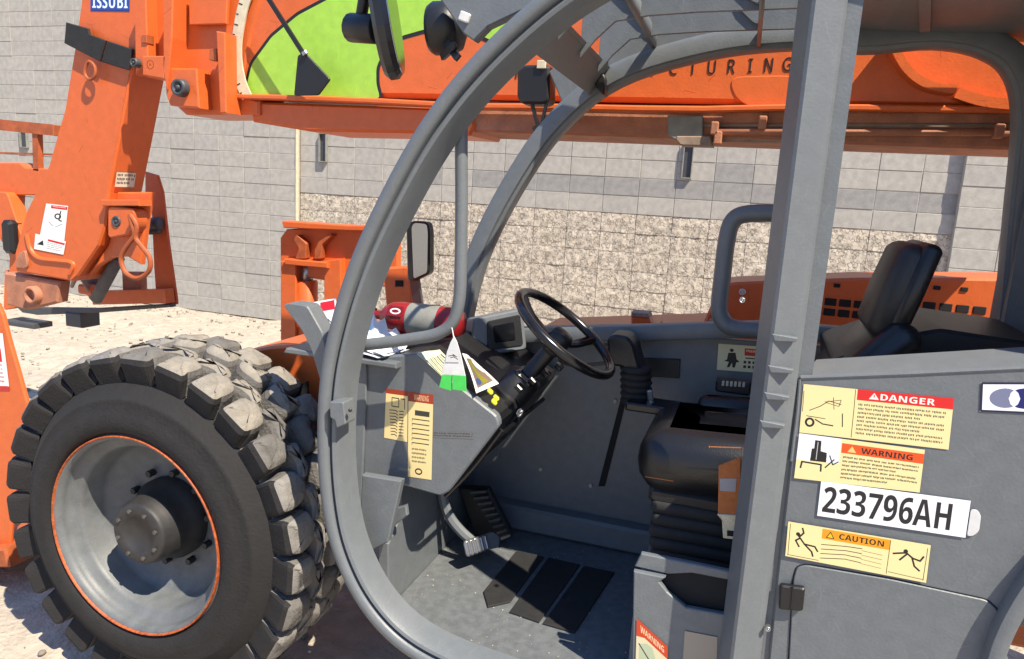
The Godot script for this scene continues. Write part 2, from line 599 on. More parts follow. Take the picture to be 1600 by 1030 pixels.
func setting() -> void:
	var st := start()
	var n := 180
	var hn := noise(FastNoiseLite.TYPE_SIMPLEX, 0.55, 4, 5)
	var g := []
	for j in n + 1:
		var r := []
		for i in n + 1:
			var x := -14.0 + 18.0 * i / n
			var z := -9.0 + 12.0 * j / n
			var e := i == 0 or j == 0 or i == n or j == n
			r.append(Vector3(x, 0.0 if e else hn.get_noise_2d(x * 3.0, z * 3.0) * 0.022 - 0.004 + rut(x, z), z))
		g.append(r)
	for j in n:
		for i in n:
			quad(st, g[j + 1][i], g[j + 1][i + 1], g[j][i + 1], g[j][i])
	var a := Vector3(-14, 0, -9)
	var b := Vector3(4, 0, -9)
	var c := Vector3(4, 0, 3)
	var d := Vector3(-14, 0, 3)
	var f := [Vector3(-220, 0, -220), Vector3(220, 0, -220), Vector3(220, 0, 220), Vector3(-220, 0, 220)]
	quad(st, a, b, f[1], f[0]); quad(st, b, c, f[2], f[1]); quad(st, c, d, f[3], f[2]); quad(st, d, a, f[0], f[3])
	st.set_smooth_group(0)
	var go := obj("ground", st, M.ground)
	go.set_meta("kind", "structure")
	go.set_meta("label", "pale sandy yard ground with scattered small stones")
	# small stones lying on the sand
	var sst := start()
	var sp := SphereMesh.new()
	sp.radius = 0.5
	sp.height = 0.8
	sp.radial_segments = 6
	sp.rings = 3
	sst.append_from(sp, 0, Transform3D())
	var mm := MultiMesh.new()
	mm.transform_format = MultiMesh.TRANSFORM_3D
	mm.use_colors = true
	mm.mesh = sst.commit()
	mm.instance_count = 9000
	for k in 9000:
		var x := rng.randf_range(-11.5, 0.5)
		var z := rng.randf_range(-8.2, -1.2)
		if k % 5 == 0:
			z = -8.25 + 0.5 * pow(rng.randf(), 2.0)
		var s := 0.005 + 0.045 * pow(rng.randf(), 7.0)
		mm.set_instance_transform(k, Transform3D(Basis.from_euler(Vector3(rng.randf(), rng.randf() * TAU, rng.randf())).scaled(Vector3(s, s * 0.7, s * rng.randf_range(0.6, 1.3))), Vector3(x, s * 0.1, z)))
		var v := rng.randf_range(0.6, 1.15)
		mm.set_instance_color(k, Color(v, v, v))
	var mi := MultiMeshInstance3D.new()
	mi.name = "gravel"
	mi.multimesh = mm
	var sm: StandardMaterial3D = M.stone.duplicate()
	sm.vertex_color_use_as_albedo = true
	mi.material_override = sm
	add_child(mi)
	mi.set_meta("kind", "stuff")
	mi.set_meta("label", "small stones and crumbs scattered over the sandy ground")
	mi.set_meta("category", "gravel")
	# the wall: two smooth sections stand 8 cm in front of the split-faced one between them
	var w := thing("block_wall", "smooth grey block wall section behind the boom head and fork carriage", "wall", Vector3(-8.3, 0, -8.5), "sections of the yard wall")
	st = start()
	rbox(st, Vector3(-10.35, 2.75, -8.478), Vector3(9.2, 5.5, 0.285), 0.004)
	obj("mortar_core", st, M.mortar, w)
	wall_blocks(w, -10.95, 13, 0.0, 22, 0.2, -8.33, 0, 4.4)
	rest_of_wall(w, -10.95, 13, 4.4, 5, 0.2, -8.33)
	rest_of_wall(w, -14.95, 10, 0.0, 27, 0.2, -8.33)
	st = start()
	bar(st, Vector3(-5.745, 0.0, -8.345), Vector3(-5.745, 5.5, -8.345), 0.012, 0.05)
	obj("corner_bead", st, M.cream, w)
	vent(w, Vector3(-10.4, 2.26, -8.33), Vector2(0.13, 0.28))
	w = thing("split_face_wall", "recessed wall section with rough tan split-faced blocks below a dark course", "wall", Vector3(-2.0, 0, -8.6), "sections of the yard wall")
	st = start()
	rbox(st, Vector3(-1.95, 0.858, -8.578), Vector3(7.6, 1.716, 0.3), 0.004)
	rbox(st, Vector3(-1.95, 3.61, -8.566), Vector3(7.6, 3.78, 0.3), 0.004)
	obj("mortar_core", st, M.mortar, w)
	wall_blocks(w, -5.74, 19, 0.0, 8, 0.215, -8.402, 1, 1.72)
	wall_blocks(w, -5.74, 19, 1.72, 6, 0.2, -8.41, 0, 2.9)
	rest_of_wall(w, -5.74, 19, 2.92, 13, 0.2, -8.41)
	vent(w, Vector3(-5.39, 2.30, -8.41), Vector2(0.10, 0.34))
	vent(w, Vector3(-0.835, 2.33, -8.41), Vector2(0.10, 0.36))
	w = thing("block_wall", "smooth grey block wall section seen past the seat headrest", "wall", Vector3(4.0, 0, -8.5), "sections of the yard wall")
	st = start()
	rbox(st, Vector3(6.0, 2.75, -8.478), Vector3(8.4, 5.5, 0.285), 0.004)
	obj("mortar_core", st, M.mortar, w)
	wall_blocks(w, 1.80, 3, 0.0, 14, 0.2, -8.33, 0, 2.8)
	rest_of_wall(w, 3.0, 17, 0.0, 14, 0.2, -8.33)
	rest_of_wall(w, 1.80, 20, 2.8, 13, 0.2, -8.33)

# shallow wheel tracks pressed into the sand
func rut(x: float, z: float) -> float:
	var h := 0.0
	for k in [[-5.2, 0.10, 0.0], [-6.9, 0.10, 0.6], [-6.1, -0.22, 1.0]]:
		var d: float = z - (k[0] + k[1] * (x + 5.0) + 0.15 * sin(x * 0.8 + k[2]))
		var c := exp(-d * d / 0.03)
		h -= c * 0.022
		h += exp(-pow(absf(d) - 0.26, 2.0) / 0.006) * 0.016
		h += c * 0.010 * signf(sin(x * 26.0 + absf(d) * 20.0))
	return h

func vent(w: Node3D, at: Vector3, s: Vector2) -> void:
	var st := start()
	var h := s * 0.5
	for e in [-1, 1]:
		rbox(st, at + Vector3(e * h.x, 0, 0.02), Vector3(0.012, s.y + 0.02, 0.05), 0.002)
		rbox(st, at + Vector3(0, e * (h.y + 0.004), 0.021), Vector3(s.x - 0.012, 0.012, 0.05), 0.002)
	var v := obj("wall_vent", st, M.box_grey, w)
	st = start()
	rbox(st, at + Vector3(0, 0, 0.002), Vector3(s.x - 0.012, s.y - 0.004, 0.02), 0.001)
	obj("vent_grille", st, M.grey_dark, v)

# ==================================================================== boom
func boom() -> void:
	var b := part("boom", T, Vector3(-0.5, 2.5, -3.3))
	var st := start()
	# main box section, its lower rail and the flange that runs along it
	prism(st, pv([-2.62, 2.30, 1.22, 2.30, 1.22, 3.02, -2.62, 3.02]), -3.56, -3.10, 0.02)
	obj("boom_tube", st, M.orange, b)
	st = start()
	var fl := [Vector3(-2.451, 2.288, -3.08), Vector3(-2.066, 2.286, -3.08), Vector3(-1.666, 2.279, -3.08), Vector3(-1.26, 2.267, -3.08), Vector3(-0.889, 2.272, -3.08), Vector3(-0.515, 2.272, -3.08), Vector3(-0.264, 2.275, -3.08), Vector3(0.087, 2.29, -3.08)]
	fl.append(Vector3(1.22, 2.30, -3.08))
	sweep(st, pv([-0.012, -0.03, 0.012, -0.03, 0.012, 0.012, 0.006, 0.018, -0.006, 0.018, -0.012, 0.012]), fl, Vector3.BACK)
	obj("flange", st, M.orange, b)
	st = start()
	prism(st, pv([-2.419, 2.27, -1.258, 2.259, -1.234, 2.187, -1.256, 2.146, -1.544, 2.148, -2.078, 2.14, -2.395, 2.175]), -3.50, -3.11, 0.012)
	obj("lower_plate", st, M.orange, b)
	st = start()
	prism(st, pv([-1.36, 2.165, 1.2, 2.165, 1.2, 2.296, -1.36, 2.296]), -3.54, -3.125, 0.01)
	obj("inner_section", st, M.orange_dusty, b)
	# emblem: lime shape with a black rim
	var e := rounded(pv([-2.43, 2.297, -2.384, 2.441, -2.272, 2.562, -2.129, 2.656, -1.964, 2.724, -1.819, 2.836, -0.986, 2.809, -0.942, 2.598, -0.95, 2.515, -1.093, 2.51, -1.131, 2.523, -1.232, 2.565, -1.37, 2.592, -1.485, 2.588, -1.602, 2.56, -1.679, 2.509, -1.719, 2.427, -1.717, 2.355, -1.696, 2.294, -2.01, 2.298]), 0.02, 3)
	var big := inset(e, -0.016 if not Geometry2D.is_polygon_clockwise(e) else 0.016)
	st = start()
	prism(st, big, -3.1, -3.0985, 0.0003)
	var em := obj("emblem", st, M.black, b)
	st = start()
	prism(st, e, -3.099, -3.097, 0.0003)
	obj("emblem_face", st, M.lime, em)
	st = start()
	var t := TextMesh.new()
	t.font = font(false)
	t.font_size = 64
	t.pixel_size = 0.0011
	t.depth = 0.002
	var wide := ""
	for ch in "MANUFACTURING":
		wide += ch
	var spots := [Vector3(-1.037, 2.399, -3.098), Vector3(-0.925, 2.405, -3.098), Vector3(-0.813, 2.411, -3.098), Vector3(-0.703, 2.414, -3.098), Vector3(-0.597, 2.415, -3.098), Vector3(-0.494, 2.415, -3.098), Vector3(-0.399, 2.419, -3.098), Vector3(-0.325, 2.421, -3.098), Vector3(-0.252, 2.424, -3.098), Vector3(-0.18, 2.427, -3.098), Vector3(-0.109, 2.43, -3.098), Vector3(-0.042, 2.432, -3.098), Vector3(0.025, 2.435, -3.098)]
	for k in wide.length():
		t.text = wide[k]
		st.append_from(t, 0, Transform3D(Basis().scaled(Vector3(0.8, 1.0, 1.0)), spots[k] + Vector3(0, 0.012, 0)))
	var to := MeshInstance3D.new()
	to.name = "boom_lettering"
	to.mesh = st.commit()
	to.material_override = M.black
	b.add_child(to)
	to.global_transform = Transform3D()
	# raised curved flange and cover at the rear end
	st = start()
	var cf := curve([Vector3(0.36, 2.529, -3.05), Vector3(0.389, 2.468, -3.05), Vector3(0.429, 2.416, -3.05), Vector3(0.48, 2.378, -3.05), Vector3(0.539, 2.359, -3.05), Vector3(0.588, 2.355, -3.05)], 4)
	sweep(st, pv([-0.014, -0.05, 0.014, -0.05, 0.014, 0.03, -0.014, 0.03]), cf, Vector3.BACK)
	cf = curve([Vector3(0.595, 2.348, -3.08), Vector3(0.654, 2.328, -3.08), Vector3(0.715, 2.316, -3.08), Vector3(0.813, 2.309, -3.08)], 4)
	sweep(st, pv([-0.018, -0.02, 0.018, -0.02, 0.018, 0.03, -0.018, 0.03]), cf, Vector3.BACK)
	obj("cover_flange", st, M.orange, b)
	st = start()
	prism(st, rounded(pv([-0.182, 2.401, 0.028, 2.408, 0.233, 2.382, 0.24, 2.295, -0.098, 2.288, -0.16, 2.33]), 0.05), -3.11, -3.096, 0.003)
	obj("wear_pad_cover", st, M.orange, b)
	# hydraulic lines under the boom
	var hl := part("hydraulic_lines", b, Vector3(-0.016, 2.198, -3.2))
	st = start()
	prism(st, pv([-0.406, 2.252, -0.268, 2.255, -0.26, 2.179, -0.227, 2.175, -0.225, 2.155, -0.355, 2.151, -0.398, 2.175]), -3.26, -3.10, 0.004)
	obj("valve_box", st, M.box_grey, hl)
	st = start()
	prism(st, pv([-0.36, 2.172, -0.231, 2.176, -0.217, 2.137, -0.342, 2.137, -0.364, 2.159]), -3.2, -3.09, 0.004)
	obj("clamp_block", st, M.tan, hl)
	for k in 4:
		st = start(true)
		var y0 := 189.0 + 11.0 * k
		var l: Array = [[Vector3(-0.272, 2.245, -3.16), Vector3(0.842, 2.273, -3.16)], [Vector3(-0.267, 2.219, -3.13), Vector3(0.837, 2.248, -3.13)], [Vector3(-0.228, 2.193, -3.1), Vector3(0.833, 2.223, -3.1)], [Vector3(-0.233, 2.169, -3.14), Vector3(0.849, 2.196, -3.14)]][k]
		rod(st, l[0], l[1], [0.008, 0.012, 0.014, 0.013][k], 10)
		obj("pipe", st, [M.steel, M.tan, M.orange_dusty, M.tan][k], hl)
	for p in [Vector3(-0.216, 2.205, -3.09), Vector3(-0.2, 2.169, -3.09), Vector3(-0.04, 2.231, -3.09), Vector3(0.752, 2.224, -3.09)]:
		st = start()
		rbox(st, p, Vector3(0.03, 0.05, 0.05), 0.004)
		obj("pipe_clamp", st, M.orange_dusty, hl)
	# boom angle scale and its hanging pointer
	st = start()
	var sc := []
	for p in [Vector3(-2.368, 2.776, -3.07), Vector3(-2.405, 2.699, -3.07), Vector3(-2.431, 2.609, -3.07), Vector3(-2.447, 2.523, -3.07), Vector3(-2.445, 2.436, -3.07), Vector3(-2.424, 2.349, -3.07), Vector3(-2.392, 2.285, -3.07)]:
		sc.append(p)
	sweep(st, pv([-0.028, -0.004, 0.028, -0.004, 0.028, 0.004, -0.028, 0.004]), curve(sc, 5), Vector3.BACK)
	var scale_o := obj("angle_scale", st, M.cream, b)
	var pts := curve(sc, 2)
	for i in pts.size() - 1:
		var d: Vector3 = (pts[i + 1] - pts[i]).normalized().cross(Vector3.BACK)
		var l := 0.022 if i % 2 == 0 else 0.013
		st = start()
		bar(st, pts[i] + d * 0.026 + Vector3(0, 0, 0.0045), pts[i] + d * (0.026 - l) + Vector3(0, 0, 0.0045), 0.005, 0.002, Vector3.BACK, 0.0005)
		obj("scale_tick", st, M.black, scale_o)
	st = start()
	bar(st, Vector3(-2.255, 2.755, -3), Vector3(-2.033, 2.47, -3), 0.02, 0.012)
	var pr := obj("angle_pointer", st, M.black, b)
	st = start()
	prism(st, rounded(pv([-2.06, 2.464, -2.02, 2.472, -1.89, 2.361, -1.952, 2.291, -2.08, 2.287, -2.07, 2.376]), 0.012), -3.006, -2.994, 0.003)
	obj("pointer_plate", st, M.black, pr)
	st = start()
	rbox(st, Vector3(-2.016, 2.47, -2.985), Vector3(0.025, 0.02, 0.015), 0.003, Vector3(0, 0, 30))
	obj("pointer_bolt", st, M.steel, pr)

func bolt(parent: Node3D, at: Vector3, r: float, m: Material, called := "bolt", depth := 0.025) -> void:
	var st := start(true)
	lathe(st, PackedVector2Array([Vector2(r, -0.01), Vector2(r, depth * 0.6), Vector2(r * 0.9, depth), Vector2(r * 0.62, depth), Vector2(r * 0.55, depth * 0.6), Vector2(r * 0.3, depth * 0.6), Vector2(r * 0.26, depth), Vector2(0, depth)]), Transform3D(Basis(), at), 14)
	obj(called, st, m, parent)

func boom_head() -> void:
	var h := part("boom_head", T, Vector3(-3.124, 2.133, -3.2))
	var st := start()
	# gooseneck: one thick slanted box, its near face in the sun
	prism(st, pv([-3.415, 2.793, -3.005, 2.783, -3.023, 2.561, -3.121, 2.389, -3.203, 2.106, -3.298, 1.79, -3.335, 1.612, -3.386, 1.498, -3.548, 1.316, -3.592, 1.284, -4.012, 1.303, -4.012, 1.406, -3.902, 1.651, -3.715, 1.911, -3.578, 2.21, -3.474, 2.564]), -3.33, -3.1, 0.01)
	obj("gooseneck", st, M.orange, h)
	st = start()
	prism(st, pv([-3.298, 1.79, -3.066, 1.803, -3.107, 1.651, -3.154, 1.411, -3.247, 1.447, -3.354, 1.432, -3.452, 1.378, -3.534, 1.31, -3.377, 1.499, -3.33, 1.612]), -3.19, -3.15, 0.008)
	prism(st, pv([-3.316, 1.749, -3.058, 1.764, -3.06, 1.731, -3.309, 1.716]), -3.15, -3.06, 0.004)
	obj("pin_bracket", st, M.orange, h)
	st = start()
	prism(st, rounded(pv([-3.279, 1.718, -3.1, 1.715, -3.101, 1.63, -3.137, 1.581, -3.29, 1.546]), 0.03), -3.16, -3.07, 0.006)
	obj("pin_ear", st, M.orange, h)
	bolt(h, Vector3(-3.224, 1.641, -3.075), 0.03, M.grey_dark, "pin_end", 0.012)
	# fishplate with rolled edge on the lower gooseneck
	st = start(true)
	sweep(st, circle(0.014, 8), curve([Vector3(-3.904, 1.523, -3.1), Vector3(-3.882, 1.438, -3.1), Vector3(-3.819, 1.393, -3.1), Vector3(-3.687, 1.39, -3.1), Vector3(-3.575, 1.385, -3.1), Vector3(-3.598, 1.326, -3.1)], 5), Vector3.BACK)
	obj("weld_bead", st, M.orange, h)
	st = start()
	prism(st, rounded(pv([-3.973, 1.402, -3.911, 1.436, -3.899, 1.357, -3.911, 1.327, -3.995, 1.327]), 0.02), -3.105, -3.085, 0.004)
	obj("cast_plate", st, M.orange_dusty, h)
	# head casting beside the boom
	st = start()
	prism(st, pv([-3.077, 2.383, -3.053, 2.774, -2.315, 2.756, -2.388, 2.549, -2.434, 2.376, -2.413, 2.289, -2.341, 2.273, -2.341, 2.208, -2.778, 2.198, -2.831, 2.237, -2.835, 2.337, -2.89, 2.36]), -3.40, -3.09, 0.01)
	obj("head_casting", st, M.orange, h)
	for q in [pv([-3.001, 2.758, -2.931, 2.756, -2.93, 2.447, -3.012, 2.374]), pv([-2.794, 2.753, -2.734, 2.751, -2.749, 2.54, -2.788, 2.305, -2.808, 2.394]), pv([-2.929, 2.458, -2.79, 2.458, -2.802, 2.352, -2.934, 2.369]), pv([-2.495, 2.568, -2.445, 2.562, -2.445, 2.203, -2.481, 2.199])]:
		st = start()
		prism(st, q, -3.1, -3.02 if q[0].x < -2.98 else -2.985, 0.005)
		obj("stiffener_rib", st, M.orange, h)
	st = start()
	prism(st, pv([-2.813, 2.404, -2.623, 2.405, -2.612, 2.222, -2.788, 2.231, -2.81, 2.279]), -3.1, -3.0, 0.006)
	obj("bearing_block", st, M.orange, h)
	st = start()
	prism(st, pv([-2.702, 2.765, -2.478, 2.76, -2.488, 2.613, -2.703, 2.61]), -3.07, -3.048, 0.004)
	obj("access_plate", st, M.orange, h)
	bolt(h, Vector3(-2.704, 2.312, -3), 0.042, M.grey_dark, "wear_pad_bolt", 0.04)
	bolt(h, Vector3(-2.883, 2.417, -3.015), 0.026, M.grey_dark, "wear_pad_bolt", 0.03)
	bolt(h, Vector3(-2.989, 2.428, -3.015), 0.022, M.grey_dark, "wear_pad_bolt", 0.03)
	for q in [pv([-2.956, 2.562, -2.925, 2.561, -2.926, 2.523, -2.958, 2.523]), pv([-2.826, 2.534, -2.799, 2.534, -2.8, 2.494, -2.827, 2.494]), pv([-2.557, 2.493, -2.517, 2.496, -2.518, 2.441, -2.559, 2.444])]:
		st = start()
		prism(st, q, -3.06, -3.012, 0.002)
		obj("lug_block", st, M.orange_dull, h)
	# rubber flap strapped across the gooseneck, with its chain hook
	st = start()
	prism(st, pv([-3.49, 2.636, -3.344, 2.604, -3.337, 2.576, -3.231, 2.545, -3.279, 2.444, -3.51, 2.534]), -3.075, -3.06, 0.004)
	prism(st, pv([-3.231, 2.545, -3.074, 2.505, -3.104, 2.404, -3.279, 2.444]), -3.085, -3.068, 0.004)
	obj("rubber_flap", st, M.black_matt, h)
	st = start(true)
	tube(st, curve([Vector3(-3.347, 2.444, -3.06), Vector3(-3.311, 2.419, -3.06), Vector3(-3.313, 2.375, -3.06), Vector3(-3.349, 2.356, -3.06), Vector3(-3.377, 2.378, -3.06), Vector3(-3.37, 2.419, -3.06)], 4, true), 0.008, 7, true)
	obj("chain_link", st, M.orange_dull, h)
	# stickers
	var im := blank(256, 96, Color(0.13, 0.25, 0.55))
	type(im, "ISSUBI", Rect2(12, 8, 232, 72), Color(0.82, 0.88, 0.96))
	im.fill_rect(Rect2i(0, 88, 256, 8), Color(0.1, 0.18, 0.45))
	sticker("blue_sticker", h, [Vector3(-3.358, 2.779, -3.098), Vector3(-3.107, 2.773, -3.098), Vector3(-3.111, 2.689, -3.098), Vector3(-3.363, 2.696, -3.098)], im, "blue sticker with white letters at the top of the gooseneck")
	im = blank(256, 400, Color(0.88, 0.88, 0.86))
	im.fill_rect(Rect2i(60, 12, 190, 36), Color(0.75, 0.12, 0.10))
	rows(im, Rect2(80, 20, 150, 20), 1, Color(0.92, 0.9, 0.88), rng)
	disc(im, Vector2(150, 130), Vector2(40, 34), Color(0.05, 0.05, 0.05))
	disc(im, Vector2(150, 130), Vector2(24, 19), Color(0.88, 0.88, 0.86))
	ink(im, PackedVector2Array([Vector2(178, 70), Vector2(168, 170), Vector2(200, 180)]), 14, Color(0.05, 0.05, 0.05))
	ink(im, PackedVector2Array([Vector2(60, 210), Vector2(110, 250)]), 5, Color(0.05, 0.05, 0.05))
	ink(im, PackedVector2Array([Vector2(210, 210), Vector2(140, 250)]), 5, Color(0.05, 0.05, 0.05))
	sticker("warning_label", h, [Vector3(-3.743, 1.703, -3.098), Vector3(-3.586, 1.699, -3.098), Vector3(-3.628, 1.504, -3.098), Vector3(-3.805, 1.523, -3.098)], im, "white label with a red header and black pictogram")
	im = blank(256, 180, Color(0.88, 0.88, 0.86))
	im.fill_rect(Rect2i(110, 30, 140, 26), Color(0.78, 0.10, 0.08))
	fill(im, pv([20, 120, 70, 60, 80, 120]), Color(0.06, 0.06, 0.06))
	rows(im, Rect2(110, 70, 120, 90), 4, Color(0.2, 0.2, 0.2), rng)
	sticker("warning_label", h, [Vector3(-3.836, 1.531, -3.097), Vector3(-3.613, 1.505, -3.096), Vector3(-3.637, 1.429, -3.096), Vector3(-3.853, 1.444, -3.096)], im, "small white label with a red bar")
	im = blank(200, 140, Color(0.74, 0.72, 0.64))
	im.fill_rect(Rect2i(6, 6, 188, 128), Color(0.80, 0.78, 0.70))
	rows(im, Rect2(14, 14, 172, 112), 3, Color(0.15, 0.15, 0.15), rng, 0.7)
	sticker("data_plate", h, [Vector3(-3.260, 1.896, -3.12), Vector3(-3.260, 1.896, -3.25), Vector3(-3.278, 1.818, -3.25), Vector3(-3.278, 1.818, -3.12)], im, "cream data plate")
	# tilt link, shackle and lower pivot castings
	st = start(true)
	tube(st, curve([Vector3(-3.1, 1.683, -3.04), Vector3(-3.061, 1.633, -3.04), Vector3(-3.068, 1.566, -3.04), Vector3(-3.029, 1.523, -3.04), Vector3(-2.981, 1.467, -3.04), Vector3(-2.992, 1.399, -3.04), Vector3(-3.07, 1.355, -3.04), Vector3(-3.146, 1.379, -3.04), Vector3(-3.172, 1.451, -3.04), Vector3(-3.126, 1.522, -3.04), Vector3(-3.076, 1.579, -3.04), Vector3(-3.09, 1.637, -3.04)], 4, true), 0.0125, 8, true)
	obj("shackle", st, M.orange_dull, h)
	st = start()
	prism(st, pv([-4.131, 1.284, -3.707, 1.27, -3.735, 1.148, -3.977, 1.078, -4.128, 1.093]), -3.20, -3.12, 0.01)
	obj("pivot_casting", st, M.orange_dusty, h)
	st = start(true)
	var c := Vector3(-3.89, 1.178, -3.1)
	lathe(st, PackedVector2Array([Vector2(0.052, -0.02), Vector2(0.052, 0.015), Vector2(0.044, 0.022), Vector2(0.036, 0.022), Vector2(0.03, -0.01), Vector2(0.0, -0.01)]), Transform3D(Basis(), c), 20)
	obj("pivot_pin", st, M.orange_dusty, h)
	st = start(true)
	rod(st, Vector3(-3.409, 1.424, -3.25), Vector3(-3.644, 1.153, -3.3), 0.035, 14)
	obj("tilt_rod", st, M.grey_dusty, h)

func carriage() -> void:
	var c := part("fork_carriage", T, Vector3(-4.143, 1.001, -3.7))
	var st := start()
	bar(st, Vector3(-5.365, 2.174, -3.7), Vector3(-4.335, 2.128, -3.7), 0.07, 0.06)
	obj("top_rail", st, M.orange_dull, c)
	st = start()
	bar(st, Vector3(-5.421, 1.96, -3.72), Vector3(-4.359, 1.977, -3.72), 0.012, 0.012)
	obj("guard_rod", st, M.orange_dull, c)
	st = start()
	bar(st, Vector3(-4.507, 2.155, -3.7), Vector3(-4.521, 1.863, -3.7), 0.045, 0.04)
	obj("guard_post", st, M.orange_dull, c)
	st = start()
	prism(st, pv([-5.372, 1.883, -4.66, 1.913, -4.607, 1.883, -4.33, 1.887, -4.343, 1.716, -5.399, 1.664]), -3.78, -3.68, 0.008)
	obj("upper_beam", st, M.orange, c)
	st = start()
	prism(st, pv([-3.605, 1.904, -3.508, 1.886, -3.473, 1.788, -3.441, 1.48, -3.39, 1.126, -3.391, 1.102, -3.551, 1.093, -3.562, 1.311, -3.566, 1.666, -3.61, 1.78]), -3.68, -3.66, 0.005)
	obj("side_plate", st, M.orange, c)
	st = start()
	bar(st, Vector3(-3.974, 1.095, -3.6), Vector3(-3.382, 1.166, -3.6), 0.085, 0.07)
	obj("lower_beam", st, M.orange, c)
	st = start()
	prism(st, pv([-3.798, 1.27, -3.654, 1.282, -3.653, 1.083, -3.798, 1.068]), -3.7, -3.64, 0.004)
	obj("hook_plate", st, M.orange_dusty, c)
	for q in [pv([-5.277, 1.705, -4.712, 1.719, -4.604, 1.427, -4.634, 1.222, -4.712, 0.999, -4.783, 0.991, -4.73, 1.299, -4.811, 1.411, -5.323, 1.338]), pv([-4.785, 1.208, -4.688, 1.131, -4.646, 0.962, -4.826, 0.917])]:
		st = start()
		prism(st, rounded(q, 0.03), -3.72, -3.62, 0.006)
		obj("side_arm", st, M.orange, c)
	st = start()
	bar(st, Vector3(-4.767, 1.718, -3.75), Vector3(-4.819, 1.404, -3.75), 0.05, 0.05)
	obj("carriage_post", st, M.orange_dull, c)
	st = start()
	prism(st, pv([-4.684, 0.955, -4.001, 1.019, -3.393, 1.111, -3.394, 1.091, -4.002, 0.989, -4.503, 0.922, -4.64, 0.925]), -3.66, -3.61, 0.004)
	obj("base_bar", st, M.grey_dark, c)
	st = start(true)
	rod(st, Vector3(-3.682, 1.53, -3.62), Vector3(-3.464, 1.558, -3.62), 0.022, 12)
	rod(st, Vector3(-3.521, 1.592, -3.62), Vector3(-3.462, 1.6, -3.62), 0.04, 12)
	obj("locking_rod", st, M.grey_dark, c)
	st = start()
	rbox(st, Vector3(-4.686, 1.428, -3.62), Vector3(0.1, 0.22, 0.1), 0.02)
	obj("valve", st, M.black, c)
	st = start()
	bar(st, Vector3(-3.996, 1.251, -3.62), Vector3(-3.995, 1.103, -3.62), 0.10, 0.06)
	obj("tilt_mount", st, M.grey_dusty, c)
	st = start()
	rbox(st, Vector3(-3.968, 1.154, -3.55), Vector3(0.12, 0.06, 0.08), 0.01)
	obj("hose_block", st, M.orange, c)
	for k in 2:
		st = start()
		var p: Vector3 = [Vector3(-4.179, 0.923, -3.62), Vector3(-4.692, 0.867, -3.62)][k]
		prism(st, pv([p.x - [0.07, 0.12][k], p.y - 0.045, p.x + [0.07, 0.16][k], p.y - 0.045, p.x + [0.07, 0.16][k], p.y + 0.05 - 0.06 * k, p.x - [0.07, 0.12][k], p.y + 0.05 - 0.06 * k]), -3.75, -3.60, 0.008)
		obj("fork", st, M.grey_dark, c)
	# small hoses on the carriage
	for k in 3:
		st = start(true)
		tube(st, curve([Vector3(-4.115, 1.157, -3.55), Vector3(-4, 1.237, -3.5) + Vector3(0, 0.02 * k, 0), Vector3(-3.942, 1.187, -3.5), Vector3(-3.961, 1.098, -3.55) + Vector3(0.02 * k, 0, 0)], 6), 0.011, 8)
		obj("hose", st, M.tan, c)

